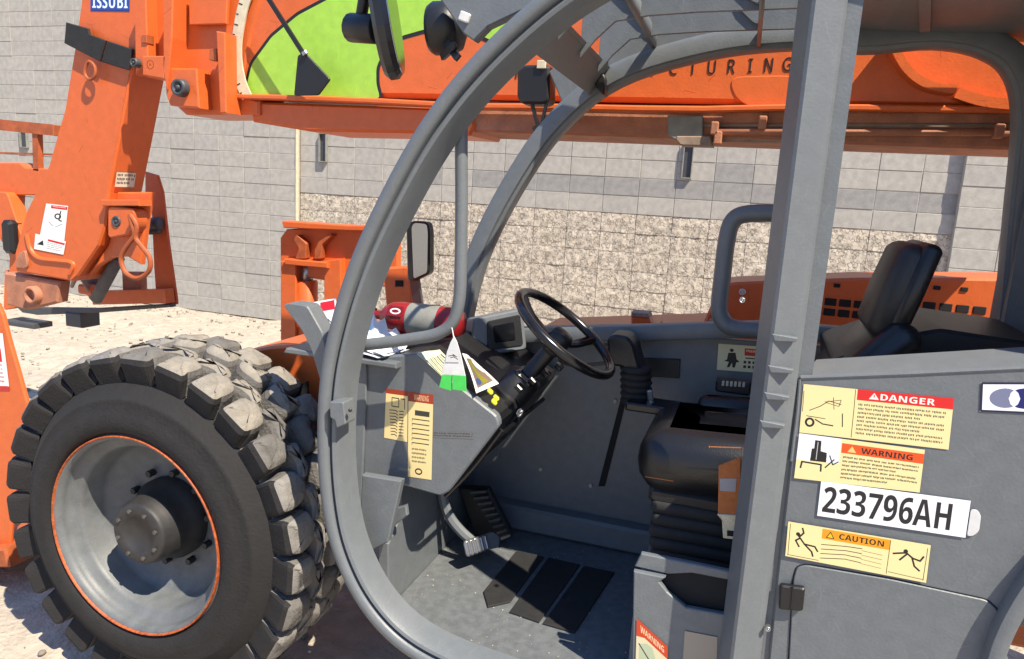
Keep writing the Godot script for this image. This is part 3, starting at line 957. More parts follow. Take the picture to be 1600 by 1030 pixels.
# ==================================================================== chassis
func chassis() -> void:
	var c := part("chassis", T, Vector3(-1.9, 0.9, -2.8))
	var st := start()
	prism(st, pv([-1.984, 1.201, -1.817, 1.251, -1.667, 1.279, -1.58, 1.3, -1.522, 1.241, -1.518, 0.928, -1.666, 0.958, -1.757, 1.078]), -3.6, -2.45, 0.01)
	obj("frame_plate", st, M.orange, c)
	st = start()
	prism(st, pv([-1.693, 1.1, -1.631, 1.135, -1.63, 1.041, -1.696, 1.042]), -2.46, -2.44, 0.002)
	obj("frame_slot", st, M.seam, c)
	st = start()
	rbox(st, Vector3(-0.2, 0.62, -3.2), Vector3(3.6, 0.5, 0.5), 0.02)
	obj("frame_beam", st, M.orange_dull, c)
	st = start(true)
	rod(st, Vector3(-1.95, 0.645, -2.2), Vector3(-1.95, 0.645, -3.9), 0.13, 16)
	obj("axle", st, M.grey_dark, c)
	# engine cover on the far side, low deck in front of it
	var e := part("engine_cover", T, Vector3(0.5, 1.4, -4.0))
	st = start()
	prism(st, pv([-0.238, 1.152, -0.223, 1.31, -0.179, 1.467, -0.132, 1.535, -0.085, 1.548, 0.443, 1.618, 0.802, 1.651, 1.139, 1.677, 1.397, 1.249, -0.182, 1.029]), -4.02, -3.7, 0.012)
	obj("cover_shell", st, M.orange, e)
	for k in 12:
		st = start()
		var p: Vector3
		if k < 8:
			p = Vector3(0.344, 1.496, -3.7) + Vector3(0.062 * (k % 4), -0.048 * floorf(k / 4.0) * 1.0, 0)
		else:
			p = Vector3(0.75, 1.52, -3.7) + Vector3(0.066 * (k - 8), 0, 0)
		rbox(st, p + Vector3(0, 0, -0.002), Vector3(0.05, 0.034, 0.012), 0.002)
		obj("grille_slot", st, M.seam, e)
	for p in [Vector3(0.769, 1.603, -3.7), Vector3(0.876, 1.607, -3.7), Vector3(0.361, 1.575, -3.7)]:
		st = start()
		rbox(st, p, Vector3(0.028, 0.018, 0.012), 0.002)
		obj("latch_slot", st, M.seam, e)
	bolt(e, Vector3(-0.051, 1.505, -3.7), 0.016, M.white, "cover_bolt", 0.012)
	bolt(e, Vector3(-0.178, 1.347, -3.7), 0.014, M.brass, "cover_bolt", 0.012)
	st = start()
	prism(st, pv([-1.045, 1.211, -0.15, 1.339, -0.133, 1.176, -1.035, 1.061]), -4.1, -3.65, 0.012)
	obj("low_deck", st, M.orange, e)
	st = start()
	prism(st, pv([-0.567, 1.336, -0.478, 1.339, -0.455, 1.29, -0.562, 1.278]), -3.76, -3.66, 0.006)
	prism(st, pv([-0.562, 1.299, -0.424, 1.314, -0.415, 1.29, -0.56, 1.273]), -3.77, -3.65, 0.004)
	var fb := obj("filler_box", st, M.orange, e)
	st = start()
	prism(st, pv([-0.568, 1.356, -0.485, 1.358, -0.474, 1.337, -0.566, 1.334]), -3.765, -3.655, 0.003)
	obj("filler_lid", st, M.tan, fb)
	# outrigger on the far front corner
	var o := part("outrigger", T, Vector3(-2.907, 0.495, -4.35))
	st = start()
	prism(st, pv([-3.174, 1.498, -3.121, 1.564, -2.608, 1.617, -2.264, 1.641, -2.252, 1.236, -2.601, 1.224, -3.174, 1.247]), -4.47, -4.41, 0.008)
	prism(st, pv([-3.105, 1.623, -2.59, 1.628, -2.249, 1.652, -2.248, 1.61, -2.589, 1.594, -3.09, 1.576]), -4.47, -4.33, 0.006)
	obj("cylinder_housing", st, M.orange, o)
	st = start()
	prism(st, pv([-3.128, 1.345, -3.003, 1.355, -3.001, 0.004, -3.131, -0.018]), -4.47, -4.35, 0.006)
	obj("guide_post", st, M.orange, o)
	st = start()
	prism(st, pv([-2.781, 1.374, -2.652, 1.402, -2.622, 0.068, -2.767, 0.043]), -4.47, -4.35, 0.006)
	obj("guide_post", st, M.orange, o)
	st = start()
	prism(st, pv([-3.079, 1.367, -2.735, 1.37, -2.734, 1.331, -3.069, 1.328]), -4.47, -4.32, 0.005)
	obj("cross_plate", st, M.orange, o)
	st = start(true)
	rod(st, Vector3(-2.964, -0.118, -4.44), Vector3(-2.971, 1.216, -4.44), 0.073, 18)
	var cy := obj("cylinder", st, M.orange, o)
	st = start(true)
	rod(st, Vector3(-2.971, 1.207, -4.44), Vector3(-2.972, 1.315, -4.44), 0.042, 14)
	obj("piston_rod", st, M.steel, cy)
	st = start()
	prism(st, rounded(pv([-3.001, 1.538, -2.919, 1.483, -2.928, 1.376, -3.01, 1.369, -2.98, 1.443, -3.021, 1.501]), 0.01), -4.41, -4.35, 0.004)
	obj("hose_guide", st, M.orange_dull, o)
	st = start()
	prism(st, rounded(pv([-2.828, 1.498, -2.729, 1.566, -2.719, 1.55, -2.797, 1.483, -2.806, 1.386, -2.857, 1.382, -2.857, 1.444]), 0.01), -4.41, -4.35, 0.004)
	obj("hose_guide", st, M.orange_dull, o)
	# lamp post of orange plate right of it
	st = start()
	prism(st, pv([-2.252, 1.348, -2.226, 1.391, -2.073, 1.413, -2.052, 1.317, -2.008, 0.825, -2.182, 0.803]), -4.30, -4.2, 0.012)
	var lp := obj("fender_post", st, M.orange, T)
	st = start()
	prism(st, pv([-2.16, 1.315, -2.106, 1.32, -2.105, 1.28, -2.159, 1.275]), -4.205, -4.192, 0.002)
	obj("post_slot", st, M.seam, lp)
	# outrigger at the near front corner, cut by the picture edge
	o = part("outrigger", T, Vector3(-3.194, 0.168, -2.3))
	st = start()
	prism(st, pv([-3.279, 1.314, -3.028, 1.329, -3.003, 1.282, -2.976, 1.174, -2.94, 1.055, -2.898, 0.908, -2.905, 0.832, -2.974, 0.645, -3.071, 0.186, -3.421, 0.11]), -2.27, -2.25, 0.006)
	obj("outrigger_leg", st, M.orange, o)
	st = start()
	prism(st, pv([-3.504, 0.124, -3.028, 0.227, -3.013, 0.136, -3.516, 0.023]), -2.6, -2.2, 0.01)
	obj("outrigger_foot", st, M.orange_dull, o)
	st = start()
	bar(st, Vector3(-2.93, 0.80, -2.30), Vector3(-2.30, 0.74, -3.05), 0.16, 0.14, Vector3.UP)
	obj("outrigger_arm", st, M.orange, o)
	var im := blank(128, 256, Color(0.88, 0.86, 0.84))
	im.fill_rect(Rect2i(0, 70, 110, 60), Color(0.75, 0.12, 0.10))
	im.fill_rect(Rect2i(0, 20, 100, 40), Color(0.12, 0.12, 0.12))
	im.fill_rect(Rect2i(0, 236, 128, 20), Color(0.7, 0.14, 0.12))
	rows(im, Rect2(6, 140, 100, 90), 5, Color(0.6, 0.2, 0.18), rng)
	sticker("warning_label", o, [Vector3(-3.174, 1.199, -2.248), Vector3(-3.008, 1.201, -2.248), Vector3(-2.992, 0.949, -2.248), Vector3(-3.204, 0.922, -2.248)], im, "red and white label on the outrigger")

# ==================================================================== front wheel
func wheel() -> void:
	var c := Vector3(-1.975, 0.648, -1.87)
	var w := part("front_wheel", T, c)
	var st := start(true)
	var xf := Transform3D(Basis(), c)
	lathe(st, pv([0.372, -0.06, 0.378, -0.024, 0.392, -0.010, 0.42, -0.004, 0.45, -0.010, 0.487, -0.030, 0.493, -0.028, 0.500, -0.036, 0.530, -0.060, 0.555, -0.085]), xf, 72)
	lathe(st, pv([0.56, -0.43, 0.53, -0.455, 0.46, -0.47, 0.40, -0.45, 0.372, -0.40]), xf, 48)
	var tyre := obj("tyre", st, M.rubber, w)
	st = start(true)
	lathe(st, pv([0.555, -0.085, 0.570, -0.105, 0.578, -0.15, 0.582, -0.26, 0.578, -0.37, 0.570, -0.41, 0.56, -0.43]), xf, 72)
	obj("tread_base", st, M.rubber_grey, w)
	# tread: shoulder lugs wrap over the side, centre blocks sit between them
	var meshes := []
	for kind in 2:
		for v in 3:
			var j := 0.006
			var a := PackedVector2Array()
			if kind == 0:
				a = pv([-0.062, -0.040, 0.060, -0.042, 0.070, -0.10, 0.064, -0.16, 0.0, -0.192, -0.064, -0.155])
			else:
				a = pv([-0.070, -0.142, 0.0, -0.178, 0.072, -0.150, 0.074, -0.205, 0.046, -0.244, -0.068, -0.240])
			for i in a.size():
				a[i] += Vector2(rng.randf_range(-j, j), rng.randf_range(-j, j))
			a.reverse()
			a = rounded(a, 0.022, 3)
			var rings := []
			for step in 5:
				var q := inset(a, [0.0, 0.003, 0.009, 0.018, 0.032][step])
				var ring := []
				for i in q.size():
					var sh := a[i].y > -0.07 and kind == 0
					var r: float = [0.56, 0.628, 0.646, 0.656, 0.661][step] - q[i].x * q[i].x * 0.7 - 0.10 * maxf(0.0, -q[i].y - 0.19)
					if step == 0 and sh:
						r = 0.545
					elif sh:
						r -= 0.008
					ring.append(Vector3(q[i].x * (0.84 if sh and step == 0 else 1.0), r + rng.randf_range(-0.0015, 0.0015), q[i].y if step > 0 or not sh else -0.074))
				rings.append(ring)
			var am := ArrayMesh.new()
			for part_n in 3:
				var s := start()
				s.set_smooth_group(0 if part_n == 2 else -1)
				for step in ([0, 1] if part_n < 2 else [2, 3]):
					for i in a.size():
						var k := (i + 1) % a.size()
						if part_n < 2 and (a[i].y + a[k].y > -0.16 and kind == 0) != (part_n == 0):
							continue
						quad(s, rings[step][i], rings[step][k], rings[step + 1][k], rings[step + 1][i])
				if part_n == 2:
					var mid := Vector3.ZERO
					for q in rings[4]:
						mid += q / a.size()
					mid.y += 0.002
					for i in a.size():
						tri(s, rings[4][i], rings[4][(i + 1) % a.size()], mid)
				s.generate_normals()
				if kind == 1 and part_n == 0:
					continue
				s.commit(am)
				am.surface_set_material(am.get_surface_count() - 1, [M.rubber, M.rubber_grey, M.rubber_dusty][part_n])
			meshes.append(am)
	var n := 27
	for side in 2:
		for k in n:
			for kind in 2:
				var l := MeshInstance3D.new()
				l.name = "tread_lug"
				l.mesh = meshes[kind * 3 + (k * 7 + side) % 3]
				var ang := TAU * (k + 0.5 * kind + 0.5 * side) / n
				var off := wrapf(ang, -PI, PI)
				# dry sand lies caked on the tread that came up last
				if off > -0.15 and off < 0.75 and (k + kind) % 5 != 0:
					l.set_surface_override_material(2 - kind, M.rubber_sandy)
				elif off < -0.9 or (k + kind) % 4 == 0:
					l.set_surface_override_material(2 - kind, M.rubber_grey)
				w.add_child(l, true)
				var bs := Basis(Vector3.BACK, -ang)
				if side == 1:
					bs = bs * Basis(Vector3.UP, PI)
				l.global_transform = Transform3D(bs, c + (Vector3(0, 0, -0.515) if side == 1 else Vector3.ZERO))
	st = start(true)
	lathe(st, pv([0.378, -0.05, 0.370, -0.022, 0.358, -0.020, 0.350, -0.05, 0.345, -0.075, 0.318, -0.082, 0.308, -0.10, 0.300, -0.17, 0.285, -0.19, 0.20, -0.215, 0.14, -0.22, 0.0, -0.22]), xf, 64)
	var rim := obj("rim", st, M.rim, w)
	st = start(true)
	lathe(st, pv([0.3635, -0.022, 0.366, -0.014, 0.369, -0.013, 0.371, -0.016, 0.372, -0.026]), xf, 72)
	obj("rim_edge", st, M.worn_edge, w)
	st = start(true)
	lathe(st, pv([0.155, -0.23, 0.155, -0.18, 0.135, -0.165, 0.128, -0.12, 0.122, -0.075, 0.114, -0.06, 0.114, -0.05, 0.106, -0.042, 0.07, -0.040, 0.066, -0.046, 0.0, -0.046]), xf, 40)
	var hub := obj("hub", st, M.hub, w)
	for k in 8:
		var a := TAU * (k + 0.4) / 8.0
		st = start()
		rod(st, c + Vector3(cos(a) * 0.088, sin(a) * 0.088, -0.045), c + Vector3(cos(a) * 0.088, sin(a) * 0.088, -0.033), 0.008, 6)
		obj("hub_bolt", st, M.steel_dirty, w)
	for k in 10:
		st = start()
		var a := TAU * (k + 0.3) / 10.0
		rod(st, c + Vector3(cos(a) * 0.18, sin(a) * 0.18, -0.22), c + Vector3(cos(a) * 0.18, sin(a) * 0.18, -0.185), 0.013, 6)
		obj("wheel_nut", st, M.hub, w)
	st = start()
	rod(st, c + Vector3(-0.13, -0.17, -0.215), c + Vector3(-0.15, -0.16, -0.16), 0.006, 6)
	obj("valve_stem", st, M.black, w)

# ==================================================================== cab
func cab() -> void:
	var c := part("cab", T, Vector3(-0.2, 0.5, -2.4))
	var up := Transform3D(Basis(Vector3(1, 0, 0), Vector3(0, 0, -1), Vector3(0, 1, 0)), Vector3.ZERO)
	# bent door frame with its sealing groove
	var st := start(true)
	var path := curve([Vector3(0.1, 0.465, -1.9), Vector3(-0.3, 0.475, -1.9), Vector3(-0.62, 0.495, -1.9), Vector3(-0.80, 0.52, -1.9), Vector3(-0.93, 0.573, -1.9), Vector3(-1.035, 0.67, -1.9), Vector3(-1.108, 0.80, -1.9), Vector3(-1.145, 0.94, -1.9), Vector3(-1.162, 1.12, -1.9), Vector3(-1.156, 1.32, -1.9), Vector3(-1.122, 1.495, -1.9), Vector3(-1.062, 1.68, -1.9), Vector3(-0.973, 1.867, -1.9), Vector3(-0.868, 2.047, -1.9), Vector3(-0.745, 2.20, -1.9), Vector3(-0.585, 2.345, -1.9), Vector3(-0.435, 2.442, -1.9), Vector3(-0.25, 2.52, -1.9), Vector3(0, 2.56, -1.9), Vector3(0.4, 2.57, -1.9), Vector3(1.3, 2.57, -1.9)], 5)
	var prof := pv([0.062, -0.05, 0.064, 0.012, 0.055, 0.036, 0.036, 0.048, 0.014, 0.047, 0.004, 0.038, -0.001, 0.018, -0.009, 0.018, -0.012, 0.036, -0.018, 0.040, -0.030, 0.036, -0.040, 0.018, -0.050, -0.02, -0.060, -0.06, 0.02, -0.065])
	for i in prof.size():
		prof[i] = Vector2(-prof[i].x * 0.75 - 0.009, prof[i].y * 0.85)
	prof.reverse()
	sweep(st, prof, path, Vector3.BACK)
	obj("door_frame", st, M.grey, c)
	# far side arch
	st = start(true)
	path = curve([Vector3(-1.14, 1.20, -2.85), Vector3(-1.145, 1.36, -2.85), Vector3(-1.085, 1.64, -2.85), Vector3(-0.955, 1.925, -2.85), Vector3(-0.79, 2.175, -2.85), Vector3(-0.57, 2.355, -2.85), Vector3(-0.25, 2.455, -2.85), Vector3(0.035, 2.487, -2.85), Vector3(0.26, 2.475, -2.85), Vector3(0.47, 2.49, -2.85), Vector3(0.62, 2.46, -2.85), Vector3(0.715, 2.385, -2.85), Vector3(0.765, 2.23, -2.85), Vector3(0.79, 1.92, -2.85), Vector3(0.815, 1.60, -2.85), Vector3(0.83, 1.2, -2.85)], 5)
	prof = pv([-0.052, -0.04, 0.032, -0.04, 0.034, 0.0, 0.028, 0.02, 0.016, 0.022, 0.012, 0.036, -0.034, 0.04, -0.05, 0.028])
	sweep(st, prof, path, Vector3.BACK)
	obj("side_arch", st, M.grey, c)
	# centre pillar, folded from sheet
	st = start()
	prism(st, pv([0.022, 1.965, 0.050, 1.866, 0.058, 1.862, 0.110, 1.886, 0.120, 1.892, 0.126, 1.899, 0.127, 1.914, 0.160, 1.916, 0.162, 1.96, 0.10, 2.0, 0.03, 2.0]), 0.30, 2.55, 0.002, up)
	obj("pillar", st, M.grey, c)
	for p in [Vector3(0.083, 1.616, -1.868), Vector3(0.083, 1.538, -1.868), Vector3(0.082, 1.47, -1.868), Vector3(0.08, 1.398, -1.868)]:
		st = start()
		prism(st, pv([-0.03, 0.006, 0.03, 0.002, 0.026, -0.008, -0.022, -0.012]), -0.008, 0.012, 0.002, Transform3D(Basis(), p + Vector3(0.0, 0.0, -0.004)))
		obj("pillar_tab", st, M.grey, c)
	for p in [Vector3(0.08, 0.83, -1.877), Vector3(0.134, 0.844, -1.877), Vector3(-0.024, 1.693, -1.877)]:
		bolt(c, p + Vector3(0, 0, -0.008), 0.007, M.steel, "rivet", 0.006)
	# rear pillar and rear wall
	st = start()
	prism(st, pv([0.79, 2.79, 0.86, 2.79, 1.2, 2.5, 1.2, 2.95, 0.79, 2.95]), 1.25, 2.52, 0.006, up)
	obj("rear_pillar", st, M.grey, c)
	st = start()
	prism(st, pv([0.80, 1.86, 1.02, 1.86, 1.02, 1.945, 0.80, 1.945]), 1.30, 2.52, 0.006, up)
	obj("rear_pillar", st, M.grey, c)
	st = start(true)
	tube(st, curve([Vector3(0.86, 2.47, -2.74), Vector3(0.93, 2.40, -2.70), Vector3(0.97, 2.25, -2.68), Vector3(0.99, 1.9, -2.66), Vector3(1.0, 1.5, -2.66)], 5), 0.018, 8)
	obj("window_seal", st, M.black, c)
	st = start()
	rbox(st, Vector3(1.24, 1.58, -2.4), Vector3(0.06, 2.0, 1.0), 0.01)
	obj("rear_wall", st, M.grey, c)
	# roof: sheet over the rear, guard slats over the front
	st = start()
	prism(st, pv([0.16, 2.52, 0.30, 2.505, 0.70, 2.495, 0.86, 2.47, 1.0, 2.43, 1.3, 2.42, 1.3, 2.60, 0.16, 2.60]), -2.93, -1.86, 0.008)
	obj("roof_sheet", st, M.grey, c)
	st = start()
	bar(st, Vector3(0.42, 2.497, -2.75), Vector3(0.28, 2.505, -1.98), 0.03, 0.02, Vector3.UP)
	obj("roof_rib", st, M.grey, c)
	st = start()
	bar(st, Vector3(1.02, 2.43, -2.85), Vector3(0.80, 2.488, -2.02), 0.03, 0.03, Vector3.UP)
	obj("roof_rib", st, M.grey, c)
	for k in 4:
		st = start()
		var z: float = [-2.13, -2.40, -2.67, -2.83][k]
		var dy := -0.03 if k == 3 else 0.0
		prism(st, pv([-0.605, 2.345 + dy, -0.56, 2.40 + dy, -0.50, 2.455 + dy, -0.40, 2.470 + dy, -0.25, 2.478 + dy, 0.2, 2.487 + dy, 0.2, 2.60, -0.605, 2.60]), z - 0.006, z + 0.006, 0.002)
		obj("guard_slat", st, M.grey, c)
	for x in [-0.42, -0.06]:
		st = start(true)
		bar(st, Vector3(x, 2.488, -1.93), Vector3(x - 0.02, 2.482, -2.86), 0.014, 0.05, Vector3.UP)
		obj("guard_crossbar", st, M.grey, c)
		for z in [-2.13, -2.40, -2.67, -2.83]:
			st = start()
			prism(st, pv([-0.10, 0.05, 0.0, 0.05, 0.0, -0.048, -0.03, -0.035, -0.07, 0.0]), -0.004, 0.004, 0.001, Transform3D(Basis(), Vector3(x - 0.012, 2.54, z + 0.012)))
			obj("slat_gusset", st, M.grey, c)
	# header bar across the front of the roof
	st = start()
	bar(st, Vector3(-0.622, 2.352, -1.93), Vector3(-0.637, 2.338, -2.83), 0.11, 0.012, Vector3(0.83, -0.56, 0))
	obj("header_bar", st, M.grey, c)
	st = start()
	bar(st, Vector3(-0.590, 2.4, -1.93), Vector3(-0.605, 2.387, -2.83), 0.014, 0.02, Vector3(0.83, -0.56, 0))
	obj("header_lip", st, M.grey, c)
	st = start()
	prism(st, rounded(pv([-0.658, 2.353, -0.627, 2.385, -0.6, 2.345, -0.6, 2.282, -0.626, 2.304]), 0.01), -2.84, -2.78, 0.004)
	obj("corner_clip", st, M.black, c)
	st = start()
	prism(st, pv([-0.831, 2.373, -0.75, 2.443, -0.467, 2.438, -0.464, 2.411, -0.602, 2.352, -0.668, 2.264, -0.723, 2.207, -0.772, 2.262]), -2.86, -2.83, 0.004)
	obj("corner_plate", st, M.grey, c)
	st = start()
	prism(st, pv([-0.899, 2.429, -0.871, 2.467, -0.587, 2.505, -0.598, 2.413, -0.751, 2.349, -0.789, 2.313, -0.82, 2.333]), -1.99, -1.95, 0.004)
	obj("visor_plate", st, M.grey, c)
	st = start()
	rbox(st, Vector3(-0.816, 2.373, -1.945), Vector3(0.03, 0.025, 0.014), 0.003, Vector3(0, 0, -20))
	obj("visor_clip", st, M.white, c)
	# grab handle inside the door opening
	st = start(true)
	tube(st, curve([Vector3(-0.83, 2.205, -1.98), Vector3(-0.825, 2.053, -1.98), Vector3(-0.816, 1.876, -1.98), Vector3(-0.81, 1.693, -1.98), Vector3(-0.811, 1.596, -1.98), Vector3(-0.83, 1.531, -1.98), Vector3(-0.878, 1.492, -1.98), Vector3(-0.966, 1.466, -1.98), Vector3(-1.06, 1.443, -1.98), Vector3(-1.158, 1.421, -1.98)], 6), 0.0185, 12)
	obj("grab_handle", st, M.grey, c)
	st = start()
	rbox(st, Vector3(-0.828, 2.174, -1.98), Vector3(0.05, 0.03, 0.045), 0.005)
	rbox(st, Vector3(-1.149, 1.422, -1.98), Vector3(0.02, 0.055, 0.055), 0.005)
	obj("handle_foot", st, M.grey, c)
	# floor, toe panels, inner side wall
	st = start()
	prism(st, pv([-1.06, 2.87, -0.05, 2.87, -0.05, 1.93, -0.76, 1.93, -1.06, 2.10]), 0.44, 0.5, 0.004, up)
	obj("floor_plate", st, M.floor, c)
	st = start()
	prism(st, pv([2.08, 0.49, 2.84, 0.49, 2.84, 1.34, 2.145, 1.34, 2.145, 0.80, 2.06, 0.74]), -1.10, -1.06, 0.005, Transform3D(Basis(Vector3(0, 0, -1), Vector3(0, 1, 0), Vector3(1, 0, 0)), Vector3.ZERO))
	obj("toe_wall", st, M.grey, c)
	st = start()
	prism(st, pv([-1.131, 0.995, -0.989, 1, -1.031, 0.781, -1.095, 0.735, -1.135, 0.821]), -2.03, -2.0, 0.004)
	prism(st, pv([-1.079, 0.852, -1, 0.891, -0.994, 0.856, -1.049, 0.799]), -2.08, -2.06, 0.004)
	obj("kick_panel", st, M.grey, c)
	st = start()
	prism(st, pv([-1.11, 0.50, 1.2, 0.50, 1.2, 1.47, -0.2, 1.41, -1.11, 1.36]), -2.90, -2.875, 0.003)
	obj("inner_wall", st, M.grey, c)
	st = start()
	prism(st, pv([-1.06, 0.505, -0.235, 0.505, -0.235, 0.60, -0.245, 0.612, -1.06, 0.612]), -2.88, -2.80, 0.012)
	obj("wall_ledge", st, M.grey, c)
	st = start()
	prism(st, pv([-0.452, 1.156, -0.429, 1.159, -0.491, 0.745, -0.518, 0.74]), -2.878, -2.868, 0.001)
	obj("panel_seam", st, M.seam, c)
	st = start()
	var sill := [Vector3(-1.104, 1.304, -2.84), Vector3(-0.759, 1.363, -2.84), Vector3(-0.4, 1.41, -2.84), Vector3(-0.115, 1.451, -2.84), Vector3(0.065, 1.476, -2.84)]
	sill.append(Vector3(1.1, 1.50, -2.84))
	sweep(st, rounded(pv([-0.03, -0.04, 0.03, -0.04, 0.03, 0.035, -0.03, 0.035]), 0.015, 2), sill, Vector3.BACK)
	obj("sill_rail", st, M.grey, c)
	for p in [Vector3(-0.479, 1.112, -2.87), Vector3(-0.55, 0.737, -2.87), Vector3(-0.769, 0.77, -2.87), Vector3(-0.301, 0.421, -2.87), Vector3(-0.658, 0.437, -2.87)]:
		bolt(c, p, 0.008, M.brass, "panel_bolt", 0.008)
	st = start(true)
	tube(st, curve([Vector3(0.139, 1.901, -2.79), Vector3(0.049, 1.897, -2.79), Vector3(-0.06, 1.886, -2.79), Vector3(-0.101, 1.856, -2.79), Vector3(-0.113, 1.784, -2.79), Vector3(-0.114, 1.663, -2.79), Vector3(-0.113, 1.545, -2.79), Vector3(-0.094, 1.497, -2.79), Vector3(-0.055, 1.475, -2.79), Vector3(0.043, 1.475, -2.79), Vector3(0.134, 1.485, -2.79), Vector3(0.16, 1.516, -2.79), Vector3(0.166, 1.575, -2.79), Vector3(0.159, 1.801, -2.79), Vector3(0.158, 1.878, -2.79)], 5, true), 0.031, 10, true)
	obj("window_guard", st, M.grey, c)
	st = start()
	for p in [[pv([-0.399, 1.302, -0.239, 1.317, -0.236, 1.241, -0.392, 1.23]), -2.866]]:
		prism(st, p[0], -2.875, p[1], 0.002)
	obj("wall_vent", st, M.black, c)
	# rubber pads on the floor
	for q in [pv([-0.783, -2.627, -0.667, -2.629, -0.686, -2.269, -0.747, -2.207, -0.796, -2.293]), pv([-0.649, -2.632, -0.521, -2.629, -0.557, -2.191, -0.668, -2.208]), pv([-0.505, -2.626, -0.384, -2.627, -0.431, -2.182, -0.543, -2.189])]:
		st = start()
		for i in q.size():
			q[i].y = -q[i].y
		prism(st, q, 0.5, 0.508, 0.002, up)
		obj("floor_pad", st, M.black_matt, c)
	# crumbs of dried mud trodden over the floor
	var mm := MultiMesh.new()
	mm.transform_format = MultiMesh.TRANSFORM_3D
	var sp := SphereMesh.new()
	sp.radius = 0.5
	sp.height = 0.7
	sp.radial_segments = 6
	sp.rings = 3
	mm.mesh = sp
	mm.instance_count = 420
	for k in 420:
		var q := 0.002 + 0.006 * pow(rng.randf(), 4.0)
		var px := rng.randf_range(-1.03, -0.25)
		var pz := rng.randf_range(-2.80, -1.97)
		if px < -0.8 and pz > -2.15:
			pz = -2.3
		mm.set_instance_transform(k, Transform3D(Basis.from_euler(Vector3(rng.randf(), rng.randf() * TAU, 0)).scaled(Vector3(q, q * 0.6, q * 1.2)), Vector3(px, 0.5 + q * 0.2, pz)))
	var mi := MultiMeshInstance3D.new()
	mi.name = "mud_crumbs"
	mi.multimesh = mm
	mi.material_override = M.stone
	c.add_child(mi, true)
	mi.global_transform = Transform3D()
	mi.set_meta("kind", "stuff")
	# step side under the seat, with an open pocket
	st = start()
	prism(st, pv([-0.234, 0.878, -0.144, 0.879, -0.16, 0.861, -0.136, 0.837, -0.08, 0.802, 0.138, 0.812, 0.187, 0.815, 0.237, 0.392, -0.189, 0.248]), -1.99, -1.97, 0.003)
	prism(st, pv([-0.14, 0.88, -0.075, 0.899, 0.176, 0.903, 0.174, 0.925, -0.078, 0.927, -0.22, 0.926, -0.235, 0.882]), -2.01, -1.99, 0.003)
	rbox(st, Vector3(0.25, 0.6, -2.4), Vector3(0.96, 0.44, 0.78), 0.01)
	obj("seat_plinth", st, M.grey, c)
	st = start()
	prism(st, pv([-0.152, 0.871, -0.068, 0.899, 0.185, 0.901, 0.197, 0.801, -0.079, 0.786, -0.16, 0.842]), -2.008, -2.0, 0.001)
	obj("pocket", st, M.seam, c)
	# door striker on the frame
	st = start()
	prism(st, rounded(pv([-1.154, 1.279, -1.106, 1.284, -1.098, 1.217, -1.129, 1.2, -1.134, 1.225, -1.151, 1.229]), 0.006), -1.90, -1.84, 0.003)
	obj("striker", st, M.grey, c)
	st = start(true)
	rod(st, Vector3(-1.086, 1.262, -1.845), Vector3(-1.08, 1.265, -1.835), 0.006, 8)
	obj("striker_pin", st, M.black, c)
	# stickers on the cab shell
	var im := blank(300, 220, Color(0.82, 0.79, 0.63))
	im.fill_rect(Rect2i(180, 24, 110, 60), Color(0.72, 0.15, 0.10))
	rows(im, Rect2(190, 34, 92, 40), 1, Color(0.85, 0.78, 0.6), rng)
	fill(im, pv([70, 70, 118, 66, 128, 120, 150, 140, 128, 146, 120, 190, 104, 190, 100, 150, 84, 190, 66, 192, 78, 146, 44, 140, 64, 128]), Color(0.07, 0.07, 0.07))
	disc(im, Vector2(92, 48), Vector2(14, 14), Color(0.07, 0.07, 0.07))
	for k in 8:
		im.fill_rect(Rect2i(176 + (k % 4) * 30, 128 + int(k / 4.0) * 38, 18, 22), Color(0.12, 0.12, 0.12))
	im.fill_rect(Rect2i(186, 100, 104, 10), Color(0.15, 0.15, 0.15))
	sticker("seat_label", c, [Vector3(-0.104, 1.394, -2.872), Vector3(0.056, 1.402, -2.872), Vector3(0.063, 1.301, -2.872), Vector3(-0.1, 1.292, -2.872)], im, "cream label with a seated figure")
	im = blank(120, 200, Color(0.80, 0.76, 0.62))
	im.fill_rect(Rect2i(0, 0, 120, 50), Color(0.72, 0.24, 0.10))
	type(im, "WARNING", Rect2(14, 14, 92, 24), Color(0.85, 0.75, 0.6))
	fill(im, pv([10, 70, 60, 60, 110, 190, 10, 190]), Color(0.66, 0.70, 0.58))
	ink(im, pv([10, 70, 60, 120, 110, 130]), 4, Color(0.12, 0.12, 0.12))
	sticker("step_label", c, [Vector3(-0.212, 0.738, -1.967), Vector3(-0.118, 0.672, -1.967), Vector3(-0.103, 0.513, -1.967), Vector3(-0.198, 0.517, -1.967)], im, "orange and cream label on the seat plinth")
	im = blank(64, 64, Color(0.60, 0.56, 0.50))
	sticker("bare_patch", c, [Vector3(-0.076, 0.733, -1.967), Vector3(0.013, 0.737, -1.967), Vector3(0.023, 0.612, -1.967), Vector3(-0.071, 0.605, -1.967)], im, "pale torn patch of an old sticker")

